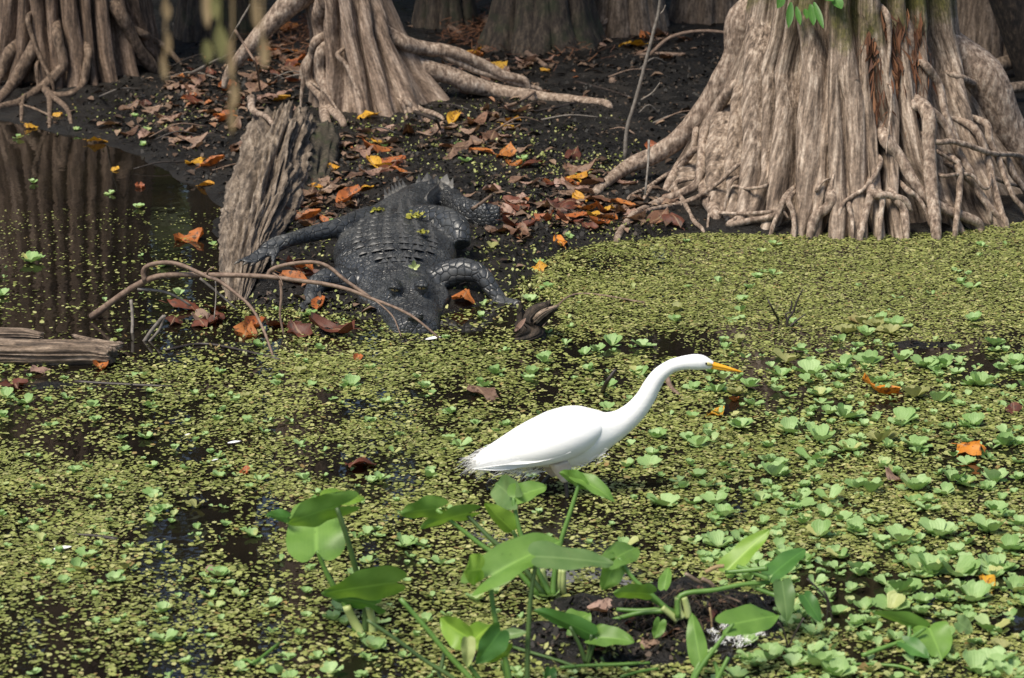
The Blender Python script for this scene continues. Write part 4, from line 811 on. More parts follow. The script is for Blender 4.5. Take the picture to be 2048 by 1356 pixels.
# ------------------------------------------------------------------ egret
def egret():
    ft = onz(1133, 990, 0); Y0 = ft[1]; k = mpp(Y0); t = thing('great_egret', ft, 'white egret wading with its long neck stretched forward and orange bill', 'bird')
    ST = [(944, 927, 5, .8), (968, 918, 17, .9), (1010, 904, 31, .85), (1060, 889, 47, .75), (1105, 879, 60, .72), (1140, 873, 64, .72), (1170, 868, 59, .74), (1198, 862, 46, .8), (1222, 855, 33, .85), (1246, 842, 26, .9), (1270, 822, 22, .9), (1290, 797, 19.5, .9),
          (1305, 770, 17.5, .9), (1320, 749, 15.5, .9), (1342, 733, 13.5, .9), (1366, 726, 14, .92), (1388, 724, 16, .95), (1403, 725, 15.5, .95), (1416, 728, 11.5, .9), (1425, 730, 7.5, .8)]
    P = np.array([at(a, b, Y0) for a, b, r, w in ST]); R = np.array([r*k for _, _, r, _ in ST]); Wd = np.array([s[3] for s in ST])
    PP, idx = catmull(P, np.arange(len(P), dtype=float), 7); RR = np.interp(idx, np.arange(len(P)), R); WW = np.interp(idx, np.arange(len(P)), Wd)
    for _ in range(3): RR[1:-1] = (RR[:-2]+2*RR[1:-1]+RR[2:])/4
    T = np.gradient(PP, axis=0); T /= np.linalg.norm(T, axis=1)[:, None]; n = 40; ang = np.arange(n)*2*math.pi/n; A = []
    L = np.concatenate([[0], np.cumsum(np.linalg.norm(np.diff(PP, axis=0), axis=1))])
    for i in range(len(PP)):
        u = np.array([0, -1., 0]); w = np.cross(u, T[i]); w /= np.linalg.norm(w)
        if w[2] < 0: w = -w
        r = RR[i]*(1+.03*fbm(np.cos(ang)*3, np.sin(ang)*3, L[i]*9+.01, 3, 4))
        A.append(PP[i]+(np.cos(ang)*r*WW[i])[:, None]*u+(np.sin(ang)*r)[:, None]*w)
    A = np.array(A); A = np.concatenate([np.repeat(A[:1].mean(1, keepdims=True), n, 1), A, np.repeat(A[-1:].mean(1, keepdims=True), n, 1)]); m = MB(); m.grid(A, None, True); b = m.build('body', M['white'], t)
    # folded wings, one each side, with long feathers on top
    for sg in (-1, 1):
        def side(px, py, out): return at(px, py, Y0)+np.array([0, sg*out, 0])
        rows = [(1205, 838, 862, .036), (1180, 826, 888, .064), (1140, 822, 905, .083), (1090, 838, 918, .080), (1040, 862, 926, .062), (990, 888, 931, .040), (950, 913, 934, .016)]
        gr = np.zeros((len(rows), 9, 3)); UV = np.zeros((len(rows), 9, 2))
        for i, (x, y0, y1, o) in enumerate(rows):
            for j in range(9):
                q = j/8; gr[i, j] = side(x, y0+(y1-y0)*q, o*math.sin(math.pi*(.16+.60*q))**.8+.004)
                UV[i, j] = (i/6, q)
        m = MB(); m.grid(gr, UV); w_ = m.build('wing', M['white'], t)
        md = w_.modifiers.new('solid', 'SOLIDIFY'); md.thickness = .006; md.offset = 0; md2 = w_.modifiers.new('sub', 'SUBSURF'); md2.levels = 2; md2.render_levels = 2
        rr = random.Random(5+sg)
        for j in range(11):   # flight feathers
            x0, y0 = 1140-j*9, 885+j*3.2-(j % 3)*6; x1, y1 = 1010-j*6.5, 915+j*1.6; fm = MB(); lance(fm, side(x0, y0, .080-.002*j), side(x1, y1, .060-.0035*j), 9*k, np.array([0, sg, .15]), .02); fm.build('feather', M['white'], w_)
    rg = np.random.default_rng(9)
    def strands(name, src, count, spread, ln, mm, wd=.0009):
        m = MB()
        for _ in range(count):
            (x0, y0), (x1, y1) = src; q = rg.uniform(); px = x0+(x1-x0)*q+rg.normal(0, 3); py = y0+(y1-y0)*q+rg.normal(0, 3); o = rg.uniform(-1, 1)*spread
            p = at(px, py, Y0)+np.array([0, o, 0]); d = np.array([ln[0]+rg.normal(0, ln[2]), rg.normal(0, .006), ln[1]+rg.normal(0, ln[2])])*rg.uniform(.5, 1.1); s = np.array([.3*wd, 0, wd])
            mid = p+d*.5+np.array([0, 0, .006]); e = p+d; m.add([p-s, p+s, mid+s*.8, mid-s*.8, e-s*.2, e+s*.2], [[0, 1, 2, 3], [3, 2, 5, 4]])
        return m.build(name, M[mm], t, smooth=False)
    strands('tail_plumes', ((945, 918), (985, 935)), 150, .03, (-.035, -.022, .010), 'plume')
    strands('rump_plumes', ((1000, 932), (1085, 938)), 220, .05, (-.030, -.030, .010), 'plume')
    strands('back_plumes', ((965, 908), (1080, 850)), 60, .03, (-.06, -.030, .004), 'plume'); strands('breast_plumes', ((1150, 925), (1215, 895)), 150, .05, (-.03, -.028, .008), 'plume')
    # thighs and legs
    for (x, y, dy, xf) in [(1120, 915, -.02, 1133), (1098, 918, .045, 1085)]:
        m = MB(); m.tube([at(x, y, Y0)+[0, dy, 0], at(x+6, y+25, Y0)+[0, dy, 0], at(x+10, y+44, Y0)+[0, dy, 0]], [.034, .022, .008], 14, .08, 2, 4); m.build('thigh', M['thigh'], t)
        m = MB(); m.tube([at(x+9, y+36, Y0)+[0, dy, 0], at(xf, y+62, Y0)+[0, dy, 0], at(xf+1, 1010, Y0)+[0, dy, 0], at(xf-8, 1090, Y0)+[0, dy, 0]], [.006, .0055, .005, .005], 10, .05, 1, 4); m.build('leg', M['leg'], t)
    # bill, lore, eye
    def cone(name, pts, rr_, mm, flat):
        m = MB(); m.tube([at(a, b_, Y0) for a, b_ in pts], np.array(rr_)*k, 14, 0, 0, 4, flat); return m.build(name, M[mm], t)
    cone('upper_bill', [(1416, 727), (1430, 730), (1448, 734), (1466, 739), (1486, 744)], [7.5, 6.5, 4.8, 3.2, .6], 'bill', .8); cone('lower_bill', [(1417, 732), (1430, 735), (1448, 738.5), (1465, 741), (1482, 744)], [6, 5, 3.4, 2.2, .5], 'bill', .8)
    for sg in (-1, 1):
        c_ = at(1415, 725, Y0)+np.array([0, sg*.0135, 0]); m = MB(); m.tube([c_+[-.007, 0, .002], c_+[0, sg*.001, 0], c_+[.011, -sg*.004, -.004]], [.001, .0048, .003], 10, 0, 0, 3); m.build('lore', M['lore'], t)
        c_ = at(1412, 724, Y0)+np.array([0, sg*.0165, 0]); m = MB(); m.tube([c_+[-.0035, 0, 0], c_+[0, 0, 0], c_+[.0035, 0, 0]], [.0008, .0034, .0008], 10, 0, 0, 3); m.build('eye', M['black'], t)
egret()

# ------------------------------------------------------------------ arrow-leaved water plants in front
def viewdir(px, py): d = ray(px, py); return d/np.linalg.norm(d)
def arrow_leaf(parent, b, tip, hw, phi=35, fold=.25, curl=.12, mm='arrow', lobe=.28, seed=0, name='leaf', wave=.10):
    """b, tip: (px, py, Y) of the petiole joint and the tip; hw: half width in pixels; phi: turn of the blade about its midrib"""
    B = at(*b); Tp = at(*tip); a = Tp-B; L = np.linalg.norm(a); ah = a/L; v = viewdir(b[0], b[1])
    pr = np.cross(ah, v); pr /= np.linalg.norm(pr); vv = np.cross(pr, ah); ph = math.radians(phi); s = math.cos(ph)*pr+math.sin(ph)*vv; nn = np.cross(s, ah)
    if nn[2] < 0: nn = -nn
    w0 = hw*1.2*mpp(b[2])/max(.35, abs(math.cos(ph))); nu, nt_ = 13, 18; P = np.zeros((nt_, nu, 3)); UV = np.zeros((nt_, nu, 2)); rs = random.Random(seed); f1, f2 = rs.uniform(0, 6), rs.uniform(0, 6)
    for i in range(nt_):
        tt = i/(nt_-1); prof = (.82+1.15*tt)*(1-tt)**.78
        for j in range(nu):
            u = -1+2*j/(nu-1); sb = -lobe*math.sin(math.pi*min(1, abs(u)*1.0))**.8 if abs(u) > 0 else 0
            x = sb+(1-sb)*tt; z = fold*w0*prof*(abs(u)**1.4) - curl*L*(x*x-.3*x) + wave*w0*math.sin(f1+x*7+u*2)*abs(u)+wave*.6*w0*math.sin(f2+x*13)*abs(u)
            P[i, j] = B+a*x+s*(u*w0*prof)+nn*z; UV[i, j] = (u*.5+.5, tt)
    m = MB(); m.grid(P, UV); return m.build(name, M[mm], parent)
def stem(parent, pts, r0, r1, mm='stem', seed=0):
    P = np.array([at(*q) for q in pts]); d = np.linspace(0, 1, len(P)); m = MB(); m.tube(P, np.array([(r0+(r1-r0)*x)*mpp(p[1]) for x, p in zip(d, P)]), 8, .05, seed, 5); return m.build('stem', M[mm], parent)
def z7(x, y): return 480+x*.3906, 900+y*.3906
def z8(x, y): return 1200+x*.414, 950+y*.414
def A7(x, y, Y): return (*z7(x, y), Y)
def A8(x, y, Y): return (*z8(x, y), Y)
Y1 = onz(714, 1264, 0)[1]; p1 = thing('arrow_plant', onz(714, 1264, 0), 'arrow leaved plant off the egret tail with a large upright heart shaped leaf', 'plant')
arrow_leaf(p1, A7(392, 515, Y1), A7(385, 235, Y1+.16), 58, 8, .12, -.05, 'arrow', .22, 1); arrow_leaf(p1, A7(500, 290, Y1-.03), A7(232, 365, Y1-.08), 27, 38, .18, .10, 'arrow', .42, 2)
arrow_leaf(p1, A7(245, 345, Y1+.05), A7(140, 328, Y1+.1), 12, 30, .2, .1, 'arrow_dark', .2, 3); arrow_leaf(p1, A7(800, 680, Y1-.12), A7(415, 725, Y1-.16), 29, 46, .14, .06, 'arrow', .14, 4)
arrow_leaf(p1, A7(690, 790, Y1-.05), A7(480, 745, Y1), 20, 55, .2, .1, 'arrow_dark', .2, 5); arrow_leaf(p1, A7(445, 250, Y1+.02), A7(650, 235, Y1+.12), 16, 40, .15, .1, 'arrow_pale', .1, 6)
stem(p1, [A7(395, 515, Y1), A7(430, 600, Y1), A7(475, 690, Y1), A7(560, 830, Y1), A7(600, 935, Y1)], 4, 8, 'stem'); stem(p1, [A7(495, 295, Y1-.03), A7(545, 440, Y1-.03), A7(590, 600, Y1-.02), A7(640, 800, Y1), A7(640, 940, Y1)], 5, 7, 'stem_dark')
stem(p1, [A7(545, 800, Y1-.01), A7(580, 870, Y1), A7(625, 945, Y1)], 9, 11, 'stem_pale'); stem(p1, [A7(660, 800, Y1-.01), A7(675, 870, Y1), A7(680, 945, Y1)], 8, 9, 'stem_pale')
Y2 = onz(1105, 1188, 0)[1]; p2 = thing('arrow_plant', onz(1105, 1188, 0), 'arrow leaved plant with pale stem bases growing in front of the egret legs', 'plant')
arrow_leaf(p2, A7(1010, 300, Y2+.02), A7(822, 318, Y2), 21, 40, .25, .10, 'arrow', .30, 11); arrow_leaf(p2, A7(1165, 325, Y2), A7(918, 382, Y2-.03), 14, 55, .2, .10, 'arrow', .28, 12)
arrow_leaf(p2, A7(1395, 412, Y2-.01), A7(1252, 275, Y2-.03), 18, 30, .5, -.05, 'arrow_pale', .04, 13); arrow_leaf(p2, A7(1400, 240, Y2+.03), A7(1300, 165, Y2+.16), 30, 15, .3, .05, 'arrow_old', .35, 14); arrow_leaf(p2, A7(1400, 245, Y2+.02), A7(1570, 180, Y2+.05), 20, 35, .35, .1, 'arrow', .1, 15)
arrow_leaf(p2, A7(1745, 165, Y2+.02), A7(1640, 110, Y2+.05), 14, 40, .2, .1, 'arrow', .35, 16); arrow_leaf(p2, A7(1740, 150, Y2+.02), A7(1925, 245, Y2-.02), 14, 45, .3, .22, 'arrow', .25, 17)
arrow_leaf(p2, A7(1500, 520, Y2-.06), A7(1450, 580, Y2-.1), 20, 20, .2, .1, 'arrow_pale', .3, 18)
for q, mm in [([(1005, 305), (1120, 395), (1240, 490), (1400, 600), (1530, 745)], 'stem'), ([(1165, 335), (1230, 400), (1300, 470), (1430, 580), (1560, 745)], 'stem_dark'), ([(1400, 245), (1410, 320), (1450, 470), (1530, 630), (1590, 745)], 'stem'), ([(1740, 165), (1690, 320), (1640, 480), (1610, 640), (1600, 745)], 'stem'), ([(1395, 410), (1450, 520), (1530, 650), (1570, 745)], 'stem')]:
    stem(p2, [A7(a, b, Y2-.012*i+.01) for i, (a, b) in enumerate(q)], 4, 6.5, mm)
for x0, x1 in [(1500, 1545), (1545, 1585), (1640, 1625), (1655, 1650)]: stem(p2, [A7(x0, 610, Y2-.02), A7((x0+x1)/2, 690, Y2-.02), A7(x1, 750, Y2)], 6, 8.5, 'stem_pale')
Y3 = onz(1010, 1420, 0)[1]; p3 = thing('arrow_plant', onz(1010, 1420, 0), 'arrow leaved plant with long dark stems and a large folded glossy leaf', 'plant')
arrow_leaf(p3, A7(1290, 640, Y3+.02), A7(1650, 440, Y3+.10), 36, 34, .42, .12, 'arrow', .36, 21); arrow_leaf(p3, A7(1235, 610, Y3), A7(1150, 620, Y3-.02), 30, 20, .15, .05, 'arrow_pale', .2, 22)
arrow_leaf(p3, A7(1515, 545, Y3), A7(1915, 570, Y3+.05), 24, 50, .12, .05, 'arrow_old', .08, 23)
arrow_leaf(p3, A7(1170, 960, Y3-.02), A7(1010, 865, Y3+.02), 26, 25, .4, .2, 'arrow_pale', .12, 24); arrow_leaf(p3, A7(1180, 990, Y3-.02), A7(1295, 880, Y3+.05), 24, 20, .3, .1, 'arrow_pale', .2, 25); arrow_leaf(p3, A7(1165, 960, Y3-.05), A7(1165, 1115, Y3-.06), 14, 10, .7, .1, 'stem_pale', .05, 26)
arrow_leaf(p3, A7(1330, 930, Y3-.06), A7(1215, 1095, Y3-.10), 25, 25, .22, .12, 'arrow_dark', .15, 27); arrow_leaf(p3, A7(1345, 1000, Y3-.02), A7(1265, 1085, Y3-.02), 24, 30, .3, .1, 'arrow_pale', .3, 28); arrow_leaf(p3, A7(1350, 950, Y3-.02), A7(1470, 930, Y3-.02), 10, 30, .3, .1, 'arrow_old', .2, 29)
for q, mm, r in [([(1280, 670), (1300, 830), (1340, 1000), (1380, 1170), (1400, 1320)], 'stem', 5), ([(1515, 580), (1490, 740), (1475, 950), (1470, 1170), (1460, 1320)], 'stem_dark', 4.5), ([(820, 760), (960, 920), (1060, 1040), (1180, 1170), (1300, 1320)], 'stem', 5), ([(650, 870), (800, 970), (950, 1080), (1080, 1160), (1280, 1320)], 'stem_dark', 4), ([(1170, 1100), (1230, 1180), (1350, 1320)], 'stem', 5), ([(1340, 1080), (1370, 1180), (1420, 1320)], 'stem', 4), ([(1050, 1030), (1035, 1100), (1045, 1180), (1350, 1320)], 'stem_dark', 4)]:
    stem(p3, [A7(a, b, Y3+.02-.01*i) for i, (a, b) in enumerate(q)], r, r*1.35, mm)
Y4 = onz(1345, 1232, .05)[1]; p4 = thing('arrow_plant', G(1345, 1232), 'sprawling arrow leaved plant rooted on the small mud mound', 'plant')
arrow_leaf(p4, A8(605, 468, Y4+.02), A8(818, 258, Y4+.06), 21, 28, .25, .05, 'arrow_pale', .05, 31); arrow_leaf(p4, A8(835, 480, Y4), A8(992, 345, Y4+.08), 20, 35, .25, .1, 'arrow_dark', .2, 32); arrow_leaf(p4, A8(880, 515, Y4-.02), A8(908, 712, Y4-.06), 20, 15, .15, .1, 'arrow_old', .08, 33)
arrow_leaf(p4, A8(985, 580, Y4-.03), A8(1070, 712, Y4-.06), 15, 25, .2, .1, 'arrow_dark', .08, 34); arrow_leaf(p4, A8(85, 395, Y4), A8(185, 340, Y4+.1), 25, 20, .12, .08, 'arrow', .55, 35); arrow_leaf(p4, A8(75, 410, Y4), A8(20, 560, Y4-.03), 22, 30, .3, .2, 'arrow', .2, 36)
arrow_leaf(p4, A8(230, 575, Y4-.05), A8(60, 560, Y4-.1), 16, 45, .25, .1, 'arrow', .2, 37); arrow_leaf(p4, A8(310, 550, Y4-.05), A8(330, 440, Y4), 12, 20, .4, .1, 'arrow', .1, 38); arrow_leaf(p4, A8(290, 710, Y4-.1), A8(265, 790, Y4-.12), 13, 20, .3, .1, 'arrow', .25, 39)
for q, mm in [([(90, 400), (160, 500), (250, 580), (375, 690)], 'stem'), ([(820, 518), (680, 530), (560, 555), (390, 582), (375, 690)], 'stem'), ([(605, 470), (720, 460), (810, 450)], 'stem'), ([(660, 440), (740, 470), (815, 505)], 'stem'), ([(80, 650), (200, 655), (330, 650), (385, 690)], 'stem'), ([(0, 722), (100, 690), (200, 665), (330, 655)], 'stem'), ([(210, 570), (270, 610), (330, 650), (380, 690)], 'stem'), ([(750, 545), (830, 575), (870, 590)], 'stem')]:
    stem(p4, [A8(a, b, Y4-.01*i) for i, (a, b) in enumerate(q)], 4.5, 6, mm)
for q in [[(375, 590), (380, 650), (400, 690)], [(405, 590), (420, 640), (430, 690)], [(300, 640), (340, 670), (375, 700)]]: stem(p4, [A8(a, b, Y4-.03) for a, b in q], 7, 8, 'stem_pale')
Y5 = onz(1395, 1370, 0)[1]; p5 = thing('arrow_plant', onz(1395, 1370, 0), 'small arrow leaved plant with one heart shaped leaf beside the white feathers', 'plant')
arrow_leaf(p5, A8(635, 722, Y5+.02), A8(865, 672, Y5+.10), 29, 30, .12, .05, 'arrow', .26, 41); arrow_leaf(p5, A8(485, 900, Y5), A8(440, 662, Y5+.05), 19, 15, .25, .05, 'arrow', .12, 42)
for q in [[(645, 715), (560, 830), (480, 940), (430, 1040)], [(485, 900), (460, 950), (430, 1040)], [(620, 880), (590, 940), (540, 1040)], [(550, 900), (570, 960), (560, 1040)]]: stem(p5, [A8(a, b, Y5-.01*i) for i, (a, b) in enumerate(q)], 4, 6, 'stem')
Y6 = onz(1765, 1318, 0)[1]; p6 = thing('arrow_plant', onz(1730, 1315, 0), 'low arrow leaved plant lying half in water among water lettuce', 'plant')
arrow_leaf(p6, A8(1565, 735, Y6+.08), A8(1320, 645, Y6+.10), 13, 45, .25, .15, 'arrow', .1, 51); arrow_leaf(p6, A8(1590, 740, Y6+.07), A8(1655, 885, Y6-.02), 34, 20, .2, .1, 'arrow', .15, 52); arrow_leaf(p6, A8(1480, 815, Y6), A8(1590, 880, Y6-.04), 16, 30, .3, .1, 'arrow_dark', .3, 53); arrow_leaf(p6, A8(1730, 710, Y6+.05), A8(1800, 760, Y6+.05), 16, 30, .2, .1, 'arrow_old', .2, 54)
for q in [[(1495, 730), (1485, 790), (1380, 830), (1265, 872)], [(1570, 740), (1500, 790), (1440, 830)]]: stem(p6, [A8(a, b, Y6+.04-.02*i) for i, (a, b) in enumerate(q)], 4, 5, 'stem')
for k, (q, lab) in enumerate([([(1220, 915), (1320, 915), (1450, 925), (1540, 960)], 'pale green loose stem floating at the foot of the low arrow plant'), ([(0, 915), (100, 912), (240, 908)], 'green stem lying flat below the mud mound'), ([(100, 975), (190, 950), (280, 935)], 'short green stem angled below the mud mound'), ([(900, 985), (960, 960), (1010, 945)], 'short pale stem beside a clump of water lettuce')]):
    P = np.array([onz(*z8(a, b), .008) for a, b in q]); m = MB(); m.tube(P, 3.2*mpp(6.3), 7, .05, k, 4); tag(m.build('loose_stem', M['stem'], org=P[0]), lab, 'stem')
for k, (q, lab) in enumerate([([(0, 1080), (40, 1075), (75, 1085), (200, 990)], 'bent green stem floating in open water by the arrow plants'), ([(1640, 1115), (1750, 1105), (1900, 1100), (2040, 1092)], 'long straight green stem floating before the mud mound'), ([(1400, 1010), (1500, 1040), (1620, 1075), (1720, 1110)], 'dark drooping stem running down to the mound foot')]):
    P = np.array([onz(*z7(a, b), .012) for a, b in q]); m = MB(); m.tube(P, 3.5*mpp(6.3), 7, .05, k, 4); tag(m.build('loose_stem', M['stem' if k < 2 else 'stem_dark'], org=P[0]), lab, 'stem')
p7 = thing('arrow_plant', G(1270, 1330), 'small dark leaved arrow plant in front of the mud mound with two drooping leaves', 'plant'); Y7 = G(1262, 1320)[1]
arrow_leaf(p7, A7(1800, 945, Y7), A7(1518, 805, Y7+.05), 17, 40, .25, .12, 'arrow_dark', .08, 61); arrow_leaf(p7, A7(1830, 960, Y7), A7(2015, 965, Y7-.02), 20, 35, .35, .25, 'arrow', .35, 62); arrow_leaf(p7, A7(1690, 900, Y7+.08), A7(1790, 830, Y7+.12), 24, 30, .2, .1, 'arrow', .4, 63); arrow_leaf(p7, A7(1590, 1120, Y7-.08), A7(1580, 1220, Y7-.1), 12, 20, .3, .1, 'arrow_dark', .1, 64)
for q in [[(1800, 945), (1790, 1020), (1770, 1090)], [(1830, 960), (1800, 1030), (1780, 1100)], [(1690, 905), (1740, 1000), (1770, 1090)], [(1850, 1060), (1870, 1120), (1820, 1130)]]: stem(p7, [A7(a, b, Y7) for a, b in q], 3.5, 5, 'stem_dark')

# ------------------------------------------------------------------ overhanging dry strands near the camera (far out of focus)
YV = 3.2; ob = thing('overhanging_branch', at(440, -120, YV), 'blurred dry hanging strands of an overhead branch above the bank', 'branch')
m = MB(); m.tube([at(-900, -260, YV), at(-200, -190, YV), at(330, -140, YV), at(480, -120, YV), at(640, -118, YV)], [.02, .014, .010, .007, .003], 8, .2, 4, 5); m.build('branch', M['twig'], ob)
for x0, ye, mm, lv in [(328, 160, 'vine', [(330, 0, 40, 9), (333, 60, 110, 7), (325, 110, 160, 7)]), (415, 60, 'vine', [(410, -20, 55, 9)]), (436, 125, 'vine_green', [(425, -10, 40, 8), (438, 50, 120, 14), (412, 80, 125, 11)]), (462, 275, 'vine', [(458, 80, 160, 8), (465, 150, 215, 9), (460, 200, 265, 8)]), (522, 135, 'vine', [(508, -10, 60, 9), (524, 70, 135, 10)])]:
    m = MB(); m.tube([at(x0-6, -125, YV), at(x0+4, 0, YV), at(x0, ye, YV)], [.0018, .0015, .001], 6, .1, 1, 4); sv = m.build('strand', M[mm], ob)
    for (lx, a, b, w) in lv: m = MB(); lance(m, at(lx, a, YV), at(lx+4, b, YV), w*mpp(YV), np.array([.3, -1, .2])); m.build('leaf', M[mm], sv)

# ------------------------------------------------------------------ fallen leaves
def litter_mesh(name, mm, seed, L=.05, W=.032, ragged=False):
    rs = np.random.default_rng(seed); nt_, nu = 9, 7; P = np.zeros((nt_, nu, 3)); UV = np.zeros((nt_, nu, 2)); cu, cl = rs.uniform(-.5, .7), rs.uniform(-.4, .6); ph = rs.uniform(0, 6)
    for i in range(nt_):
        tt = i/(nt_-1); w = W*(math.sin(math.pi*(tt*.90+.06))**.75)*(1+(.22*math.sin(tt*15+ph) if ragged else .06*math.sin(tt*9+ph)))
        for j in range(nu):
            u = -1+2*j/(nu-1); x = (tt-.5)*2*L
            P[i, j] = (u*w*(1-.12*abs(cl)), x, cl*W*u*u*1.0+cu*L*((tt-.5)*2)**2*.55+.006*math.sin(ph+u*3+tt*7)+.004*rs.normal()*.4); UV[i, j] = (u*.5+.5, tt)
    P[..., 2] -= P[..., 2].min(); m = MB(); m.grid(P, UV); m.tube([P[0, 3], P[0, 3]+[.003, -.012, .002], P[0, 3]+[.0, -.025, .0]], [.0012, .001, .0008], 5); return m.mesh(name, M[mm])
LM = {mm: [litter_mesh('fallen_leaf', mm, 10*i+k, *sz, rg_) for i, (sz, rg_) in enumerate([((.05, .034), False), ((.06, .026), False), ((.042, .034), True), ((.056, .04), True), ((.045, .028), False)])] for k, mm in enumerate(['lit_brown', 'lit_orange', 'lit_yellow', 'lit_red', 'lit_pink', 'lit_spot'])}
def drop_leaf(px, py, mm, label, group=None, sc=1.0, rs=random, tilt=.45, var=None, rot=None, name='fallen_leaf', lift=0):
    g = G(px, py); o = link(name, LM[mm][rs.randrange(5) if var is None else var], None, g+np.array([0, 0, .001+lift])); o.scale = (sc,)*3
    o.rotation_euler = (rs.uniform(-tilt, tilt*.6)+.1, rs.uniform(-tilt, tilt)*.6, rs.uniform(0, 6.28) if rot is None else rot); return tag(o, label, 'leaf', group)
rs = random.Random(17)
SPEC = [(388, 328, 'lit_yellow', 'bright yellow fallen leaf at the pool edge near the weathered log', 1.0), (413, 372, 'lit_yellow', 'yellow leaf standing in water beside the weathered log', .7), (428, 330, 'lit_orange', 'red orange leaf touching the bright yellow leaf at the water edge', 1.1),
        (735, 237, 'lit_yellow', 'yellow leaf at the foot of the pale folded cypress', .9), (1022, 246, 'lit_yellow', 'upright yellow leaf on mud below the long horizontal root', .9), (748, 330, 'lit_yellow', 'orange yellow leaf lying on litter behind the alligator', 1.1), (775, 338, 'lit_yellow', 'olive yellow leaf beside a water lettuce behind the alligator', .9),
        (733, 378, 'lit_yellow', 'golden heart shaped leaf just behind the alligator back', .9), (628, 378, 'lit_yellow', 'small yellow leaf between the weathered log and the alligator', .7), (662, 338, 'lit_yellow', 'pointed yellow leaf on the litter by the mossy log side', .7), (1028, 330, 'lit_orange', 'upright orange leaf on bare mud', .8),
        (618, 440, 'lit_orange', 'large orange leaf lying above the alligator hind leg', 1.1), (1172, 370, 'lit_yellow', 'golden leaf at the foot of the sapling twigs', .9), (1160, 402, 'lit_yellow', 'curled yellow leaf beside the broad cypress roots', 1.0), (1305, 298, 'lit_orange', 'orange leaf caught on the broad cypress root', .9),
        (1195, 448, 'lit_orange', 'bright orange leaf at the tip of the longest root', 1.0), (1218, 440, 'lit_orange', 'orange leaf overlapping another by the longest root', .9), (1120, 486, 'lit_spot', 'golden leaf standing at the edge of the mud', .9), (1080, 538, 'lit_yellow', 'curled yellow leaf upright in the wet mud edge', .8),
        (1345, 445, 'lit_red', 'dark red leaf under the broad cypress roots', 1.2), (1000, 425, 'lit_red', 'wet red brown leaf near the alligator tail tip', 1.1), (925, 605, 'lit_orange', 'pale orange leaf between the alligator jaw and foreleg', 1.0), (610, 545, 'lit_orange', 'orange leaf under the fallen branch beside the alligator', .9),
        (640, 612, 'lit_orange', 'orange leaf beside the alligator forefoot', .8), (380, 480, 'lit_orange', 'large red orange leaf floating in the still pool', 1.3), (365, 618, 'lit_red', 'red leaf under the fallen branch in the shallows', 1.2), (430, 625, 'lit_red', 'brown red leaf in the pile in the shallows', 1.1), (510, 655, 'lit_orange', 'long orange leaf where mud meets duckweed', 1.1),
        (665, 665, 'lit_red', 'dark maroon leaf before the alligator snout', 1.4), (600, 668, 'lit_red', 'dark wet leaf on the mud beside the maroon leaf', 1.2), (965, 792, 'lit_brown', 'curled brown leaf floating behind the egret back', 1.0), (1755, 786, 'lit_spot', 'orange leaf with dark spots among water lettuce beyond the bill', 1.15), (1945, 912, 'lit_spot', 'orange spotted leaf lying flat on duckweed', 1.15),
        (1432, 830, 'lit_yellow', 'yellow leaf floating below the egret bill', .8), (2028, 823, 'lit_red', 'small dark red leaf in duckweed', .7), (1975, 1172, 'lit_yellow', 'yellow leaf floating among the largest water lettuce', .8), (1790, 962, 'lit_brown', 'small brown leaf sunk in duckweed', .7), (1470, 803, 'lit_orange', 'thin orange leaf floating near the yellow leaf', .6),
        (428, 1145, 'lit_pink', 'pinkish curled leaf floating near the upright heart shaped leaf', .7), (490, 947, 'lit_orange', 'small orange leaf floating off the egret tail', .5), (80, 745, 'lit_pink', 'pale pink leaf beside the driftwood log', .8), (30, 775, 'lit_red', 'dark red leaf sunk by the driftwood log', 1.0), (200, 738, 'lit_orange', 'rusty leaf against the broken end of the driftwood', .8),
        (1205, 1228, 'lit_pink', 'pale dead leaf on the mud mound', .7), (715, 720, 'lit_orange', 'thin orange leaf on duckweed before the alligator', .5), (1045, 975, 'lit_brown', 'small brown leaf behind the arrow plant stems', .5), (720, 938, 'lit_red', 'dark brown leaf in the gap behind the egret tail', 1.2), (230, 340, 'lit_yellow', 'small yellow leaf floating at the far edge of the pool', .6),
        (280, 375, 'lit_orange', 'small orange leaf floating in the pool', .6), (195, 286, 'lit_yellow', 'yellow brown leaf on the edge mud below the brown cypress', .8), (62, 256, 'lit_yellow', 'narrow yellow leaf on mud at the pool head', .8), (115, 232, 'lit_yellow', 'golden leaf below the bent roots', .7), (600, 138, 'lit_orange', 'orange leaf against the thick side root of the pale cypress', 1.0)]
for a, b, mm, lab, sc in SPEC: drop_leaf(a, b, mm, lab, None, sc, rs)
cn = {'lit_brown': 'brown', 'lit_pink': 'pale tan', 'lit_orange': 'orange', 'lit_red': 'dark reddish', 'lit_yellow': 'yellow'}
def leaf_density(px, py):
    d = 0
    for cx, cy, sx, sy, w in [(430, 190, 110, 60, 1.3), (560, 130, 70, 50, 1.2), (330, 235, 90, 45, .7), (640, 390, 60, 60, 1.3), (700, 300, 120, 40, .8), (1000, 130, 90, 50, .8), (930, 270, 130, 35, .7), (1130, 400, 110, 55, .9), (1010, 440, 70, 40, .9), (1250, 430, 60, 35, .9), (1150, 100, 80, 40, .7), (1050, 220, 90, 25, .6), (470, 640, 110, 25, .7), (600, 560, 40, 20, .5), (1300, 90, 80, 50, .5)]:
        d = max(d, w*math.exp(-((px-cx)/sx)**2-((py-cy)/sy)**2))
    return d
cnt = 0; rs = random.Random(23); tries = 0
GA = [(p[0], p[1], k[0]) for p, k in zip(GPP[::4], GKK[::4])]
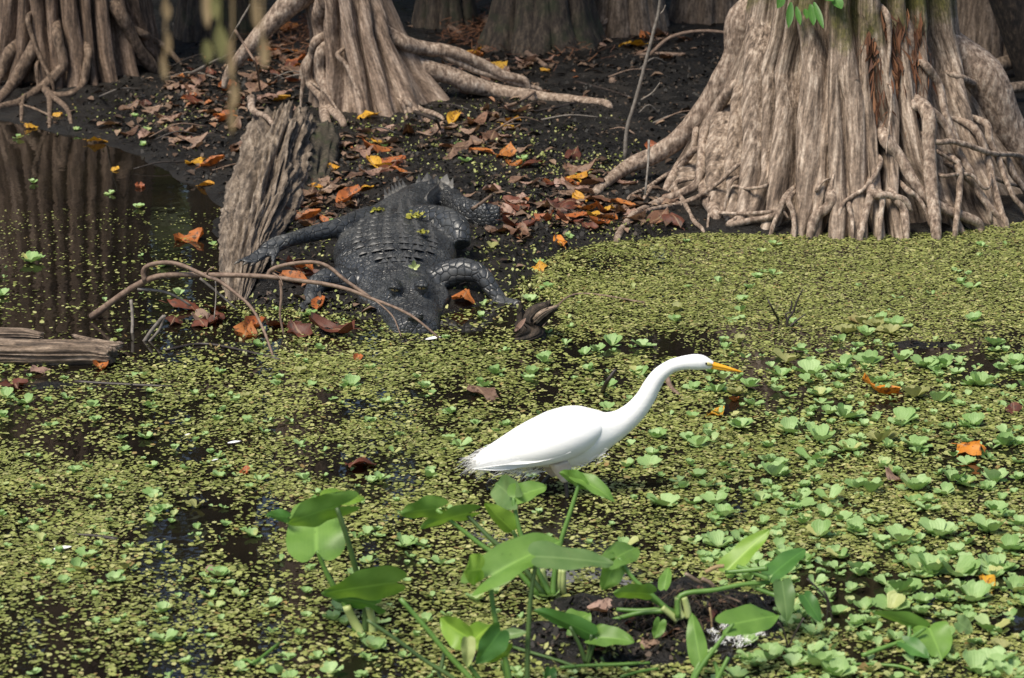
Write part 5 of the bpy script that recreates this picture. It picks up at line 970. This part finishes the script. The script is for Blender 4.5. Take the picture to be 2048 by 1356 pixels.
while cnt < 285 and tries < 20000:
    tries += 1; px, py = rs.uniform(60, 1500), rs.uniform(30, 690)
    if rs.random() > leaf_density(px, py): continue
    g = G(px, py)
    if g[2] < .004 and not (330 < px < 700 and py > 600): continue
    if any((g[0]-a)**2+(g[1]-b)**2 < (w+.03)**2 for a, b, w in GA): continue
    mm = rs.choices(['lit_brown', 'lit_pink', 'lit_orange', 'lit_red', 'lit_yellow'], [.50, .20, .15, .10, .05])[0]
    if py > 600: mm = rs.choice(['lit_red', 'lit_red', 'lit_orange', 'lit_brown'])
    z = zone_leaf(px, py) if py < 600 else 'wet leaves in the shallows before the alligator'
    vi = rs.randrange(5); ad = ['oval', 'narrow', 'ragged', 'broad ragged', 'slim oval'][vi]; drop_leaf(px, py, mm, f'{ad} {cn[mm]} leaf in the {z}', f'{ad} {cn[mm]} leaves: {z}', rs.uniform(.65, 1.25), rs, .55, vi); cnt += 1

# ------------------------------------------------------------------ water lettuce
def pist_leaf(L, W, up, cup, seed):
    rs = np.random.default_rng(seed); nt_, nu = 8, 7; P = np.zeros((nt_, nu, 3)); UV = np.zeros((nt_, nu, 2)); x = z = 0.0; pos = []
    for i in range(nt_):                       # midrib bends upward, then opens out again at the tip
        tt = i/(nt_-1); el = up*(.55+.65*math.sin(tt*math.pi*.75))-.25*tt; pos.append((x, z)); x += L/(nt_-1)*math.cos(el); z += L/(nt_-1)*math.sin(el)
    ph = rs.uniform(0, 6)
    for i in range(nt_):
        tt = i/(nt_-1); w = W*(.22+.78*(tt/.72)**.9) if tt < .72 else W*math.sqrt(max(.0, 1-((tt-.72)/.34)**2))
        for j in range(nu):
            u = -1+2*j/(nu-1); notch = -.05*L*math.exp(-(u/.25)**2)*(tt > .99)
            el = up*(.55+.65*math.sin(tt*math.pi*.75)); r, h = pos[i]
            P[i, j] = (u*w, r+notch-cup*w*u*u*math.sin(el)*.9, h+cup*w*u*u*math.cos(el)+.0016*math.sin(ph+u*5+tt*4)*tt+.0008*rs.normal()); UV[i, j] = (u*.5+.5, tt)
    return P, UV
def leaf_me(k, mm):
    L, W, up, cup = [(.042, .021, .55, .35), (.038, .021, .85, .4), (.044, .022, .30, .2), (.032, .018, 1.05, .45), (.040, .024, .65, .15), (.030, .016, .18, .15)][k]
    P, UV = pist_leaf(L, W, up, cup, k); m = MB(); m.grid(P, UV); return m.mesh('leaf', M[mm])
PL = {mm: [leaf_me(k, mm) for k in range(6)] for mm in ('pistia', 'pistia_old')}
def rosette_spec(rs, n):
    return [(rs.choices(range(6), [3, 3, 2, 2, 4, 2])[0], i*6.283/n+rs.uniform(-.5, .5), rs.uniform(.7, 1.15)) for i in range(n)]
def rosette_mesh(seed, mm, n):
    rs = random.Random(seed); m = MB()
    for k, a, s in rosette_spec(rs, n):
        me = PL[mm][k]; co = np.empty(len(me.vertices)*3, np.float32); me.vertices.foreach_get('co', co); co = co.reshape(-1, 3)*s
        P = np.stack([co[:, 0]*math.cos(a)-co[:, 1]*math.sin(a), co[:, 0]*math.sin(a)+co[:, 1]*math.cos(a), co[:, 2]], 1).reshape(8, 7, 3)
        tt, uu = np.meshgrid(np.linspace(0, 1, 8), np.linspace(0, 1, 7), indexing='ij'); m.grid(P, np.stack([uu, tt], -1))
    return m
RM = {mm: [rosette_mesh(s, mm, 3+s % 4).mesh('water_lettuce', M[mm]) for s in range(10)] for mm in ('pistia', 'pistia_old')}
def zone_p(px, py):
    if py < 480 and px > 480: return 'growing on the mud of the bank', 'bank'
    if px < 480 and py < 700: return 'on the dark pool beside the weathered log', 'pool'
    if px > 1500 and 620 < py < 800: return 'by the dark mud patch beyond the egret bill', 'patch'
    if px > 1040 and py < 620: return 'on fine duckweed before the broad cypress', 'carpet'
    if py < 730: return 'floating at the muddy edge before the alligator', 'edge'
    if px < 930: return 'in the duckweed off the egret tail', 'off the egret tail'
    if px < 1400 and py < 900: return 'in duckweed between the egret and the stump', 'behind'
    if px > 1500 and py < 1060: return 'in thick duckweed ahead of the egret', 'ahead of the egret'
    if px > 1400 and py >= 1060: return 'on the feathered side of the mud mound', 'by the feather tuft'
    return 'floating close to the arrow plants', 'by the arrow plants'
NW = ['', 'one', 'two', 'three', 'four', 'five', 'six', 'seven', 'eight']
def big_pistia(px, py, s, n, rs, mm='pistia'):
    g = G(px, py); z, zn = zone_p(px, py); ds = f'{"large" if s > 1.1 else "medium" if s > .8 else "compact"} {NW[n]}-leaved {"yellowing" if mm != "pistia" else "pale"} water lettuce'; o = thing('water_lettuce', g+np.array([0, 0, .002]), f'{ds} {z}', 'plant', f'{ds}, {zn}')
    o.scale = (s,)*3; o.rotation_euler = (0, 0, rs.uniform(0, 6.28))
    for k, a, sc in rosette_spec(rs, n):
        l = link('leaf', PL[mm][k], o); l.rotation_euler = (rs.uniform(-.15, .15), rs.uniform(-.1, .1), a); l.scale = (sc,)*3
def small_pistia(px, py, s, rs, mm='pistia'):
    g = G(px, py); z, zn = zone_p(px, py); vi = rs.randrange(10); o = link('water_lettuce', RM[mm][vi], None, g+np.array([0, 0, .002])); o.scale = (s,)*3; o.rotation_euler = (rs.uniform(-.1, .1), rs.uniform(-.1, .1), rs.uniform(0, 6.28))
    ds = f'small {NW[3+vi % 4]}-leaved {"yellowing" if mm != "pistia" else "pale"} water lettuce'; tag(o, f'{ds} {z}', 'plant', f'{ds}, {zn}')
rs = random.Random(41)
BIG = [(222, 386, 1.0), (275, 415, .8), (62, 520, 1.4), (65, 362, .8), (290, 258, .9), (285, 289, .7), (155, 258, .6), (38, 275, .9), (268, 230, .7), (5, 590, 1.0), (355, 588, .9), (425, 487, .8), (932, 322, 1.0), (915, 285, .8), (1045, 315, .9), (770, 290, .7), (952, 425, .9), (980, 490, 1.0), (1060, 600, 1.0), (1075, 525, .7), (1098, 572, .7), (870, 288, .6), (660, 440, .7),
       (1140, 478-5, .7), (1440, 560, .8), (1460, 636, 1.3), (1350, 620, 1.2), (1285, 690, 1.3), (1225, 690, 1.3), (1475, 685, 1.2), (1195, 700, 1.0), (640, 695, .9), (600, 745, 1.0), (560, 755, .7), (520, 690, .8), (850, 775, 1.0), (740, 735, .6), (690, 770, .7), (990, 745, 1.2), (1060, 745, 1.1), (970, 770, 1.0), (1090, 720, 1.1), (1280, 750, 1.2), (1270, 740, .9), (1010, 700, .8), (1180, 735, .9),
       (1560, 750, 1.4), (1620, 745, 1.5), (1690, 735, 1.6), (1740, 725, 1.4), (1800, 720, 1.6), (1850, 730, 1.3), (1890, 730, 1.4), (1730, 670, 1.2), (1790, 650, 1.2), (1690, 665, 1.0), (1760, 640, 1.0), (1960, 770, 1.5), (1990, 690, 1.2), (2030, 730, 1.3), (1950, 640, 1.0), (1830, 790, 1.7), (1800, 840, 1.9), (1690, 835, 1.5), (1870, 800, 1.3), (1640, 790, 1.2), (1575, 720, 1.3), (1500, 770, 1.1), (1430, 780, 1.1),
       (1580, 860, 1.5), (1640, 880, 1.5), (1480, 850, 1.2), (1395, 890, 1.2), (1550, 950, 1.4), (1620, 920, 1.3), (1700, 900, 1.2), (1760, 880, 1.4), (1830, 890, 1.3), (1950, 850, 1.5), (2010, 890, 1.3), (1900, 960, 1.4), (1985, 960, 1.5), (1830, 980, 1.5), (1740, 980, 1.4), (1660, 1000, 1.3), (1590, 1010, 1.3), (1330, 1010, 1.7), (1430, 1005, 1.3), (1450, 1030, 1.3), (1250, 1090, 1.1),
       (1440, 1090, 1.4), (1640, 1070, 1.5), (1710, 1060, 1.4), (1800, 1080, 1.5), (1880, 1070, 1.5), (1980, 1060, 1.5), (2020, 1100, 1.3), (1860, 1140, 1.7), (1910, 1150, 1.6), (1990, 1140, 1.6), (1710, 1140, 1.1), (1800, 1180, 1.5), (1950, 1200, 1.5), (2030, 1180, 1.3), (1780, 1220, 1.3), (1980, 1260, 1.4), (1990, 1330, 1.6), (1580, 1330, 1.4), (1640, 1330, 1.6), (1620, 1305, 1.2), (1670, 1350, 1.3), (1540, 1320, 1.2), (1950, 1340, 1.3),
       (325, 1020, .8), (390, 880, .7), (310, 990, .9), (300, 810, .8), (95, 850, .8), (150, 940, .8), (70, 1060, .8), (170, 1110, .9), (90, 1130, 1.0), (320, 1100, .9), (390, 1010, .9), (440, 950, .8), (510, 1070, .9), (460, 1170, .8), (230, 1160, .9), (810, 1090, 1.3), (760, 955, .9), (610, 955, .9), (860, 950, .9), (330, 1280, 1.1), (560, 1345, 1.2), (540, 1210, 1.1), (480, 1190, .9), (670, 1240, .9), (740, 1120, 1.0), (660, 1345, 1.0),
       (620, 770, .8), (470, 800, .7), (940, 860, .9), (900, 880, .8), (1010, 850, .7), (1255, 930, 1.1), (1300, 930, 1.3), (1170, 860, .6)]
for (x, y, s) in BIG: big_pistia(x+rs.uniform(-3, 3), y+rs.uniform(-2, 2)+4, s*(.92 if x > 1350 else .8), rs.randint(3, 6), rs, 'pistia_old' if rs.random() < .09 else 'pistia')
for x, y in [(1700, 665), (1755, 655), (1780, 668), (1720, 648)]: big_pistia(x, y, 1.1, 5, rs, 'pistia_old')
def pdens(px, py):
    d = .10
    if px > 1080 and py > 680: d = max(d, .35)
    if px > 1400 and py > 760: d = .85
    if px > 1500 and 690 < py < 790: d = 1
    if px > 1080 and py < 640: d = .14
    if px < 930 and py > 750: d = .28
    if px < 460 and py < 720: d = .05
    if 900 < px < 1330 and 900 < py: d = .18
    return d
ns = 0
while ns < 140:
    px, py = rs.uniform(10, 2040), rs.uniform(480, 1350)
    if rs.random() > pdens(px, py): continue
    g = onz(px, py, 0)
    if hs(g[0], g[1]) > .006: continue
    small_pistia(px, py, rs.uniform(.35, .95), rs, 'pistia_old' if rs.random() < .1 else 'pistia'); ns += 1
# the many smallest ones as one mass
m = MB(); k = 0
while k < 950:
    px, py = rs.uniform(-30, 2080), rs.uniform(480, 1380)
    if rs.random() > pdens(px, py): continue
    g = onz(px, py, 0.002)
    if hs(g[0], g[1]) > .004: continue
    s = rs.uniform(.3, .85) if px > 1350 else rs.uniform(.25, .6); a = rs.uniform(0, 6.28); src = rosette_mesh(rs.randrange(60), 'pistia', rs.randint(2, 5)); v = np.concatenate(src.v)*s
    v = np.stack([v[:, 0]*math.cos(a)-v[:, 1]*math.sin(a), v[:, 0]*math.sin(a)+v[:, 1]*math.cos(a), v[:, 2]], 1)+g; m.add(v, np.concatenate(src.q), None, np.concatenate(src.uv)); k += 1
tag(m.build('water_lettuce_seedlings', M['pistia']), 'tiny pale water lettuce seedlings scattered all over the duckweed', 'plants', kind='stuff')

# ------------------------------------------------------------------ duckweed, debris, small marks
def in_blob(px, py, L):
    d = np.zeros_like(px)
    for cx, cy, sx, sy, w in L: d = np.maximum(d, w*np.exp(-((px-cx)/sx)**2-((py-cy)/sy)**2))
    return d
def duck_density(px, py, x, y):
    jx = fbm(x*4, y*4, 0., 3, 81); px = px+130*jx; py = py+26*fbm(x*5, y*5, 0., 3, 83)
    d = np.full(px.shape, .62)
    d = np.where((px < 520) & (py < 690), .055, d)                                    # dark pool
    d = np.where((py > 690) & (px < 560), np.clip((py-680)/190, .12, .62), d)
    d = np.where((px > 1080) & (py < 660), .97, d)                                    # fine carpet before the broad cypress
    d = np.where((px > 480) & (px < 1080) & (py < 690), np.clip(.16+(py-655)/80, .16, .5), d)
    d = np.where((py > 700) & (px > 560) & (py < 790) & (px < 1300), .85, d)
    d = np.where((px > 1300) & (py > 780), .86, d)
    d = d*(1-in_blob(px, py, [(1850, 700, 230, 26, .95), (1950, 740, 130, 30, .9), (1450, 665, 170, 16, .75), (1740, 800, 90, 14, .7), (1520, 968, 40, 12, .9), (1120, 1025, 130, 42, .72), (1350, 1090, 130, 36, .6), (1080, 1150, 170, 60, .55), (430, 998, 60, 12, .85), (250, 840, 110, 24, .5), (60, 830, 110, 50, .6), (200, 910, 100, 14, .6), (700, 930, 110, 22, .7), (1170, 790, 110, 14, .5), (1250, 905, 90, 15, .4), (1000, 640, 160, 26, .4), (830, 690, 140, 10, .5), (1240, 520, 110, 22, .55), (760, 1240, 140, 70, .4), (130, 1290, 260, 70, .5), (1820, 1320, 130, 40, .6), (1900, 1240, 100, 16, .6)]))
    n1 = fbm(x*2.6, y*2.6, 0., 3, 51); n2 = fbm(x*9, y*5.5, 0., 3, 57)
    th = np.where((px > 1080) & (py < 660), .25, .85)
    n3 = fbm(x*24, y*15, 0., 2, 63)
    return np.clip(d*(1+th*(n1*1.5+n2*1.3+n3*1.1)), 0, 1.4)
rg = np.random.default_rng(99)
def flakes(n, rmin, rmax, dens, ylo, yhi, zlo=.001, zhi=.006):
    y = np.sqrt(rg.uniform(ylo**2, yhi**2, n)); x = rg.uniform(-1, 1, n)*(.182*y+.12); px, py = proj(x, y, 0.0); p = dens(px, py, x, y); keep = rg.uniform(size=n) < p
    x, y = x[keep], y[keep]; h = hgt(x, y, False); k2 = h < .012; x, y = x[k2], y[k2]; n = len(x); sides = 6; a = rg.uniform(0, 6.28, (n, 1))+np.arange(sides)[None]*2*math.pi/sides; r = rg.uniform(rmin, rmax, (n, 1))*rg.uniform(.75, 1.2, (n, sides)); st_ = rg.uniform(.6, 1, (n, 1)); ro = rg.uniform(0, 6.28, (n, 1))
    lx, ly = np.cos(a)*r, np.sin(a)*r*st_; X = lx*np.cos(ro)-ly*np.sin(ro)+x[:, None]; Y = lx*np.sin(ro)+ly*np.cos(ro)+y[:, None]; tx, ty = rg.normal(0, .16, (n, 1)), rg.normal(0, .16, (n, 1))
    Z = rg.uniform(zlo, zhi, (n, 1))+(X-x[:, None])*tx+(Y-y[:, None])*ty; Z = np.maximum(Z, .0008)
    return np.stack([X, Y, Z], -1).reshape(-1, 3), np.arange(n*sides).reshape(-1, sides)
V1, Q1 = flakes(330000, .003, .0055, lambda px, py, x, y: duck_density(px, py, x, y)*np.where((px > 1040) & (py < 700), 1.0, .7), 5.7, 11.3)
V2, Q2 = flakes(95000, .0055, .0100, lambda px, py, x, y: duck_density(px, py, x, y)*np.where((px > 1040) & (py < 700), .12, .8), 5.7, 10.4)
V0, Q0 = flakes(30000, .009, .016, lambda px, py, x, y: np.where((px > 1040) & (py < 670), np.clip(duck_density(px, py, x, y)*1.1-.25, 0, 1), np.clip(duck_density(px, py, x, y)*.5-.30, 0, 1)), 5.7, 11.3, .0009, .0012)
V3, Q3 = flakes(26000, .004, .007, lambda px, py, x, y: duck_density(px, py, x, y)*np.where((px > 1040) & (py < 700), .55, .25), 5.7, 11.0, .005, .012)
dw = link('duckweed', np_mesh('duckweed', np.concatenate([V1, V2, V3, V0]), np.concatenate([Q1, Q2+len(V1), Q3+len(V1)+len(V2), Q0+len(V1)+len(V2)+len(V3)]), M['duck'], smooth=False)); tag(dw, 'yellow green duckweed carpet floating on the dark water', 'duckweed', kind='stuff')
# green bits strewn on the mud
def on_mud(n, L, rmin, rmax, mm, name, label, cat, tilt=.5):
    px = np.concatenate([rg.normal(cx, sx, int(n*w)) for cx, cy, sx, sy, w in L]); py = np.concatenate([rg.normal(cy, sy, int(n*w)) for cx, cy, sx, sy, w in L]); m = MB(); V = []
    d = np.stack([(px-1024)/F, CP+(678-py)/F*SP, -SP+(678-py)/F*CP], 1); z = np.zeros(len(px)); ok = d[:, 2] < -.06; d = d[ok]; z = z[ok]
    for _ in range(10): t = (z-CAMH)/d[:, 2]; zz = np.maximum(hgt(d[:, 0]*t, d[:, 1]*t), 0); z = .5*z+.5*zz
    t = (z-CAMH)/d[:, 2]; P = np.stack([d[:, 0]*t, d[:, 1]*t, np.maximum(hgt(d[:, 0]*t, d[:, 1]*t), 0)+.002], 1); nn = len(P); a = rg.uniform(0, 6.28, (nn, 1))+np.arange(5)[None]*1.2566; r = rg.uniform(rmin, rmax, (nn, 1))*rg.uniform(.5, 1.3, (nn, 5)); X = np.cos(a)*r; Y = np.sin(a)*r; Z = X*rg.normal(0, tilt, (nn, 1))+Y*rg.normal(0, tilt, (nn, 1))+np.abs(rg.normal(0, .002, (nn, 1)))
    k3 = hgt(P[:, 0], P[:, 1]) > (.008 if mm == 'debris' else -1); P, X, Y, Z = P[k3], X[k3], Y[k3], Z[k3]; nn = len(P)
    V = (P[:, None, :]+np.stack([X, Y, Z], -1)).reshape(-1, 3); tag(link(name, np_mesh(name, V, np.arange(nn*5).reshape(-1, 5), M[mm], smooth=False)), label, cat, kind='stuff')
on_mud(2600, [(800, 260, 150, 50, .35), (1000, 320, 120, 60, .25), (650, 470, 60, 40, .12), (1000, 500, 80, 50, .2), (300, 230, 110, 25, .12), (1150, 330, 80, 20, .14), (1250, 460, 80, 20, .1), (620, 625, 130, 16, .25), (480, 680, 120, 20, .2), (1090, 590, 60, 25, .2)], .003, .007, 'duck', 'green_specks', 'stray duckweed bits strewn over the dark mud', 'duckweed')
on_mud(9000, [(700, 300, 330, 80, .35), (1100, 200, 200, 90, .25), (420, 190, 130, 60, .2), (1150, 420, 140, 50, .2), (640, 420, 110, 60, .12), (550, 630, 160, 30, .15), (1350, 120, 120, 50, .12)], .0025, .010, 'debris', 'leaf_crumbs', 'dark crumbs of rotten leaves and bark over the mud', 'debris', .6)
# rusty needle litter behind the pale cypress
m = MB(); k = 0
while k < 1500:
    c = rs.choice([(1000, 60, 45, 22), (1010, 40, 60, 20), (560, 90, 40, 22), (930, 75, 30, 20), (620, 60, 20, 30), (1120, 90, 50, 20)]); px, py = rs.gauss(c[0], c[2]), rs.gauss(c[1], c[3])
    if py < -30: continue
    g = G(px, py); a = rs.uniform(0, 6.28); L = rs.uniform(.03, .09); e = g+np.array([math.cos(a)*L, math.sin(a)*L, rs.uniform(-.01, .05)]); s = np.array([-math.sin(a)*.0014, math.cos(a)*.0014, .0008]); h0 = np.array([0, 0, rs.uniform(.0, .05)])
    m.add([g-s+h0, g+s+h0, e+s+h0*.6, e-s+h0*.6], [[0, 1, 2, 3]]); k += 1
tag(m.build('needle_litter', M['needle'], smooth=False), 'rusty red cypress needles heaped behind the pale cypress roots', 'litter', kind='stuff')
# algae clumps on the alligator's back
def clump(px, py, Y, n, sx, mm, label, name='algae_clump'):
    c = at(px, py, Y); m = MB(); rs2 = random.Random(int(px))
    for i in range(n):
        p = c+np.array([rs2.gauss(0, sx), rs2.gauss(0, sx*1.2), abs(rs2.gauss(0, .005))]); a0 = rs2.uniform(0, 6); r = rs2.uniform(.003, .008); tx, ty = rs2.gauss(0, .5), rs2.gauss(0, .5)
        v = [p+np.array([math.cos(a0+q*1.2566)*r, math.sin(a0+q*1.2566)*r, (math.cos(a0+q*1.2566)*tx+math.sin(a0+q*1.2566)*ty)*r]) for q in range(5)]; m.add(v+[p], None, [[q, (q+1) % 5, 5] for q in range(5)])
    tag(m.build(name, M[mm], org=c, smooth=False), label, 'algae')
def on_back(px, py):
    best = None
    for i in range(60, len(GPP)):
        a = GPP[i]; x, y = proj(a[0], a[1], a[2])
        if best is None or abs(y-py) < best[0]: best = (abs(y-py), a[1])
    return best[1]
for px, py, n, s, lab in [(754, 420, 40, .012, 'yellow green weed clump on the alligator hip beside its hind leg'), (806, 407, 50, .016, 'yellow green weed clump at the root of the alligator tail'), (822, 402, 40, .014, 'weed clump against the alligator tail crest'), (833, 432, 55, .016, 'long weed clump on the alligator hip away from the log'), (846, 466, 35, .010, 'small weed clump on the alligator flank away from the log')]: clump(px, py, on_back(px, py)-.02, n, s, 'duck2', lab)
def on_back_p(px, py): Y = on_back(px, py); return at(px, py, Y-.01)
c = on_back_p(828, 534); o = thing('flower_bud', c, 'pale green bud with yellow leaves lying on the alligator neck', 'bud')
for k, (dx, dz, w) in enumerate([(0.0, .03, .008), (.022, .012, .006), (-.02, .010, .006), (.012, -.004, .006)]):
    m = MB(); lance(m, c+[0, -.012, 0], c+[dx, -.02, dz], w, np.array([.1, -1, .4])); m.build('petal', M['stem_pale'], o)
# feather and pale bits
fe = onz(866, 679, .006); m = MB(); lance(m, fe-[.024, 0, 0], fe+[.024, .006, .004], .008, np.array([0, -.3, 1.])); tag(m.build('feather', M['bleach'], org=fe), 'small white feather floating at the alligator snout', 'feather')
for k, (px, py, w, lab) in enumerate([(468, 886, .018, 'largest white petal scrap floating off the egret tail'), (375, 870, .008, 'tiny white scrap alone on thin duckweed'), (125, 1098, .022, 'pale scrap floating beside the brown stick'), (430, 921, .009, 'thin white scrap beside a small water lettuce')]):
    c = onz(px, py, .008); m = MB(); lance(m, c-[w, 0, 0], c+[w, .004, .002], w*.3, np.array([0, -.3, 1.])); tag(m.build('petal_scrap', M['bleach'], org=c), lab, 'petal')
m = MB()
for c_ in range(26):
    px, py = z8(rs.gauss(670, 80), rs.gauss(785, 34)); g0 = G(px, py)+np.array([0, 0, .010])
    for i in range(34):
        a = rs.uniform(0, 6.28); L = rs.uniform(.004, .016); d = np.array([math.cos(a)*L, math.sin(a)*L, rs.uniform(.0, .010)]); s_ = np.array([-math.sin(a), math.cos(a), .4])*rs.uniform(.0003, .0009)
        g = g0+np.array([rs.gauss(0, .005), rs.gauss(0, .006), rs.uniform(-.004, .004)]); q = g+d*.5+np.array([0, 0, .003]); m.add([g-s_, g+s_, q+s_, q-s_, g+d], [[0, 1, 2, 3]], [[3, 2, 4]])
tag(m.build('feather_tuft', M['bleach'], org=G(1480, 1280), smooth=False), 'tuft of white down feathers caught on the mud mound', 'feathers', kind='stuff')
for k, (q, lab) in enumerate([([(1000, 500), (1060, 560), (1100, 620), (1090, 735)], 'dark dead stalk bent over beside a worn hanging leaf'), ([(1080, 560), (1105, 610), (1125, 735)], 'thin dead stalk standing beside the bent dark stalk'), ([(985, 690), (950, 750), (910, 830)], 'black dead stalk leaning beside the white feathers'), ([(860, 710), (890, 760), (910, 850)], 'dark drooping stalk at the mound edge by the feathers'), ([(530, 640), (540, 720), (535, 830)], 'thin straw coloured stalk upright on the mud mound'), ([(410, 475), (450, 500), (495, 525)], 'short pale wood piece on top of the mud mound'), ([(490, 500), (530, 520), (550, 545)], 'short orange brown stick on top of the mud mound'), ([(510, 470), (560, 445), (600, 440)], 'tan split cane at the back of the mud mound'), ([(550, 570), (620, 590), (680, 615)], 'reddish twig lying on the mud mound')]):
    stick('dead_stalk', [(*z8(a, b), Y4-.03+(.02 if k > 4 else 0)-.05*(k < 4)) for a, b in q], 4.5 if k in (5, 6, 7) else 2.2, 4 if k in (5, 6, 7) else 2, M[['twig_dark', 'twig_dark', 'twig_dark', 'twig_dark', 'vine', 'wood2', 'twig', 'vine', 'twig'][k]], lab, 'stalk', seed=k)
on_mud(1500, [(1340, 1225, 110, 30, .4), (1200, 1285, 100, 28, .3), (1470, 1260, 60, 30, .2), (1850, 685, 90, 10, .1)], .002, .009, 'debris', 'mound_crumbs', 'dark rotten crumbs covering the small mud mound', 'debris', .7)
on_mud(420, [(1340, 1230, 130, 35, .5), (1180, 1290, 110, 28, .5)], .003, .007, 'duck', 'mound_specks', 'duckweed bits stranded on the small mud mound', 'duckweed')
m = MB()
for i in range(420):
    px, py = rs.gauss(1360, 105), rs.gauss(1232, 34); g = G(px, py)
    if g[2] < .008: continue
    g = g+np.array([0, 0, .004]); a = rs.uniform(0, 6.28); L = rs.uniform(.02, .07); e = g+np.array([math.cos(a)*L, math.sin(a)*L, 0]); e[2] = max(hs(e[0], e[1]), 0)+rs.uniform(.002, .02); m.tube([g, (g+e)/2+[0, 0, rs.uniform(.003, .02)], e], [.0012, .001, .0006], 4, 0, 0, 2)
tag(m.build('root_fibres', M['debris']), 'tangle of dark root fibres on the small mud mound', 'roots', kind='stuff')
rs = random.Random(91)
for i, (px, py, mm) in enumerate([(1290, 1205, 'lit_brown'), (1395, 1195, 'lit_brown'), (1250, 1250, 'lit_red'), (1340, 1270, 'lit_brown'), (1420, 1235, 'lit_red'), (1150, 1275, 'lit_brown'), (1200, 1300, 'lit_red'), (1300, 1290, 'lit_brown'), (1460, 1215, 'lit_brown'), (1500, 1250, 'lit_red'), (1375, 1170, 'lit_brown')]):
    vi = i % 5; drop_leaf(px, py, mm, f'{["oval", "narrow", "ragged", "broad ragged", "slim oval"][vi]} {cn[mm]} dead leaf on the small mud mound', f'{cn[mm]} dead leaves on the mud mound', rs.uniform(.4, .75), rs, .5, vi)
# crumbled leaf litter too small and many to count
rs = random.Random(131); m = MB(); k = 0
while k < 1100:
    px, py = rs.uniform(60, 1500), rs.uniform(20, 640)
    if rs.random() > leaf_density(px, py)*.9+.04: continue
    g = G(px, py)
    if g[2] < .012 or any((g[0]-a)**2+(g[1]-b)**2 < (w+.02)**2 for a, b, w in GA): continue
    a = rs.uniform(0, 6.28); L = rs.uniform(.012, .032); w = L*rs.uniform(.35, .6); d = np.array([math.cos(a), math.sin(a), rs.uniform(-.25, .25)])*L; q = np.array([-math.sin(a), math.cos(a), rs.uniform(-.3, .3)])*w; c = g+np.array([0, 0, .006]); u = np.array([0, 0, rs.uniform(.3, 1.1)*w])
    m.add([c-d, c-d*.3+q+u, c+d*.4+q*.9+u*.8, c+d, c+d*.4-q*.9+u*.6, c-d*.3-q+u, c-d*.2, c+d*.4], [[0, 1, 6, 5], [1, 2, 7, 6], [6, 7, 4, 5]], [[2, 3, 7], [7, 3, 4]]); k += 1
tag(m.build('leaf_litter', M['crumb']), 'crumbled brown leaf litter carpeting the bank between the trees', 'litter', kind='stuff')
print('OBJECTS', len(bpy.data.objects), 'TRIS', sum(len(o.data.loops)-2*len(o.data.polygons) for o in bpy.data.objects if o.type == 'MESH'))
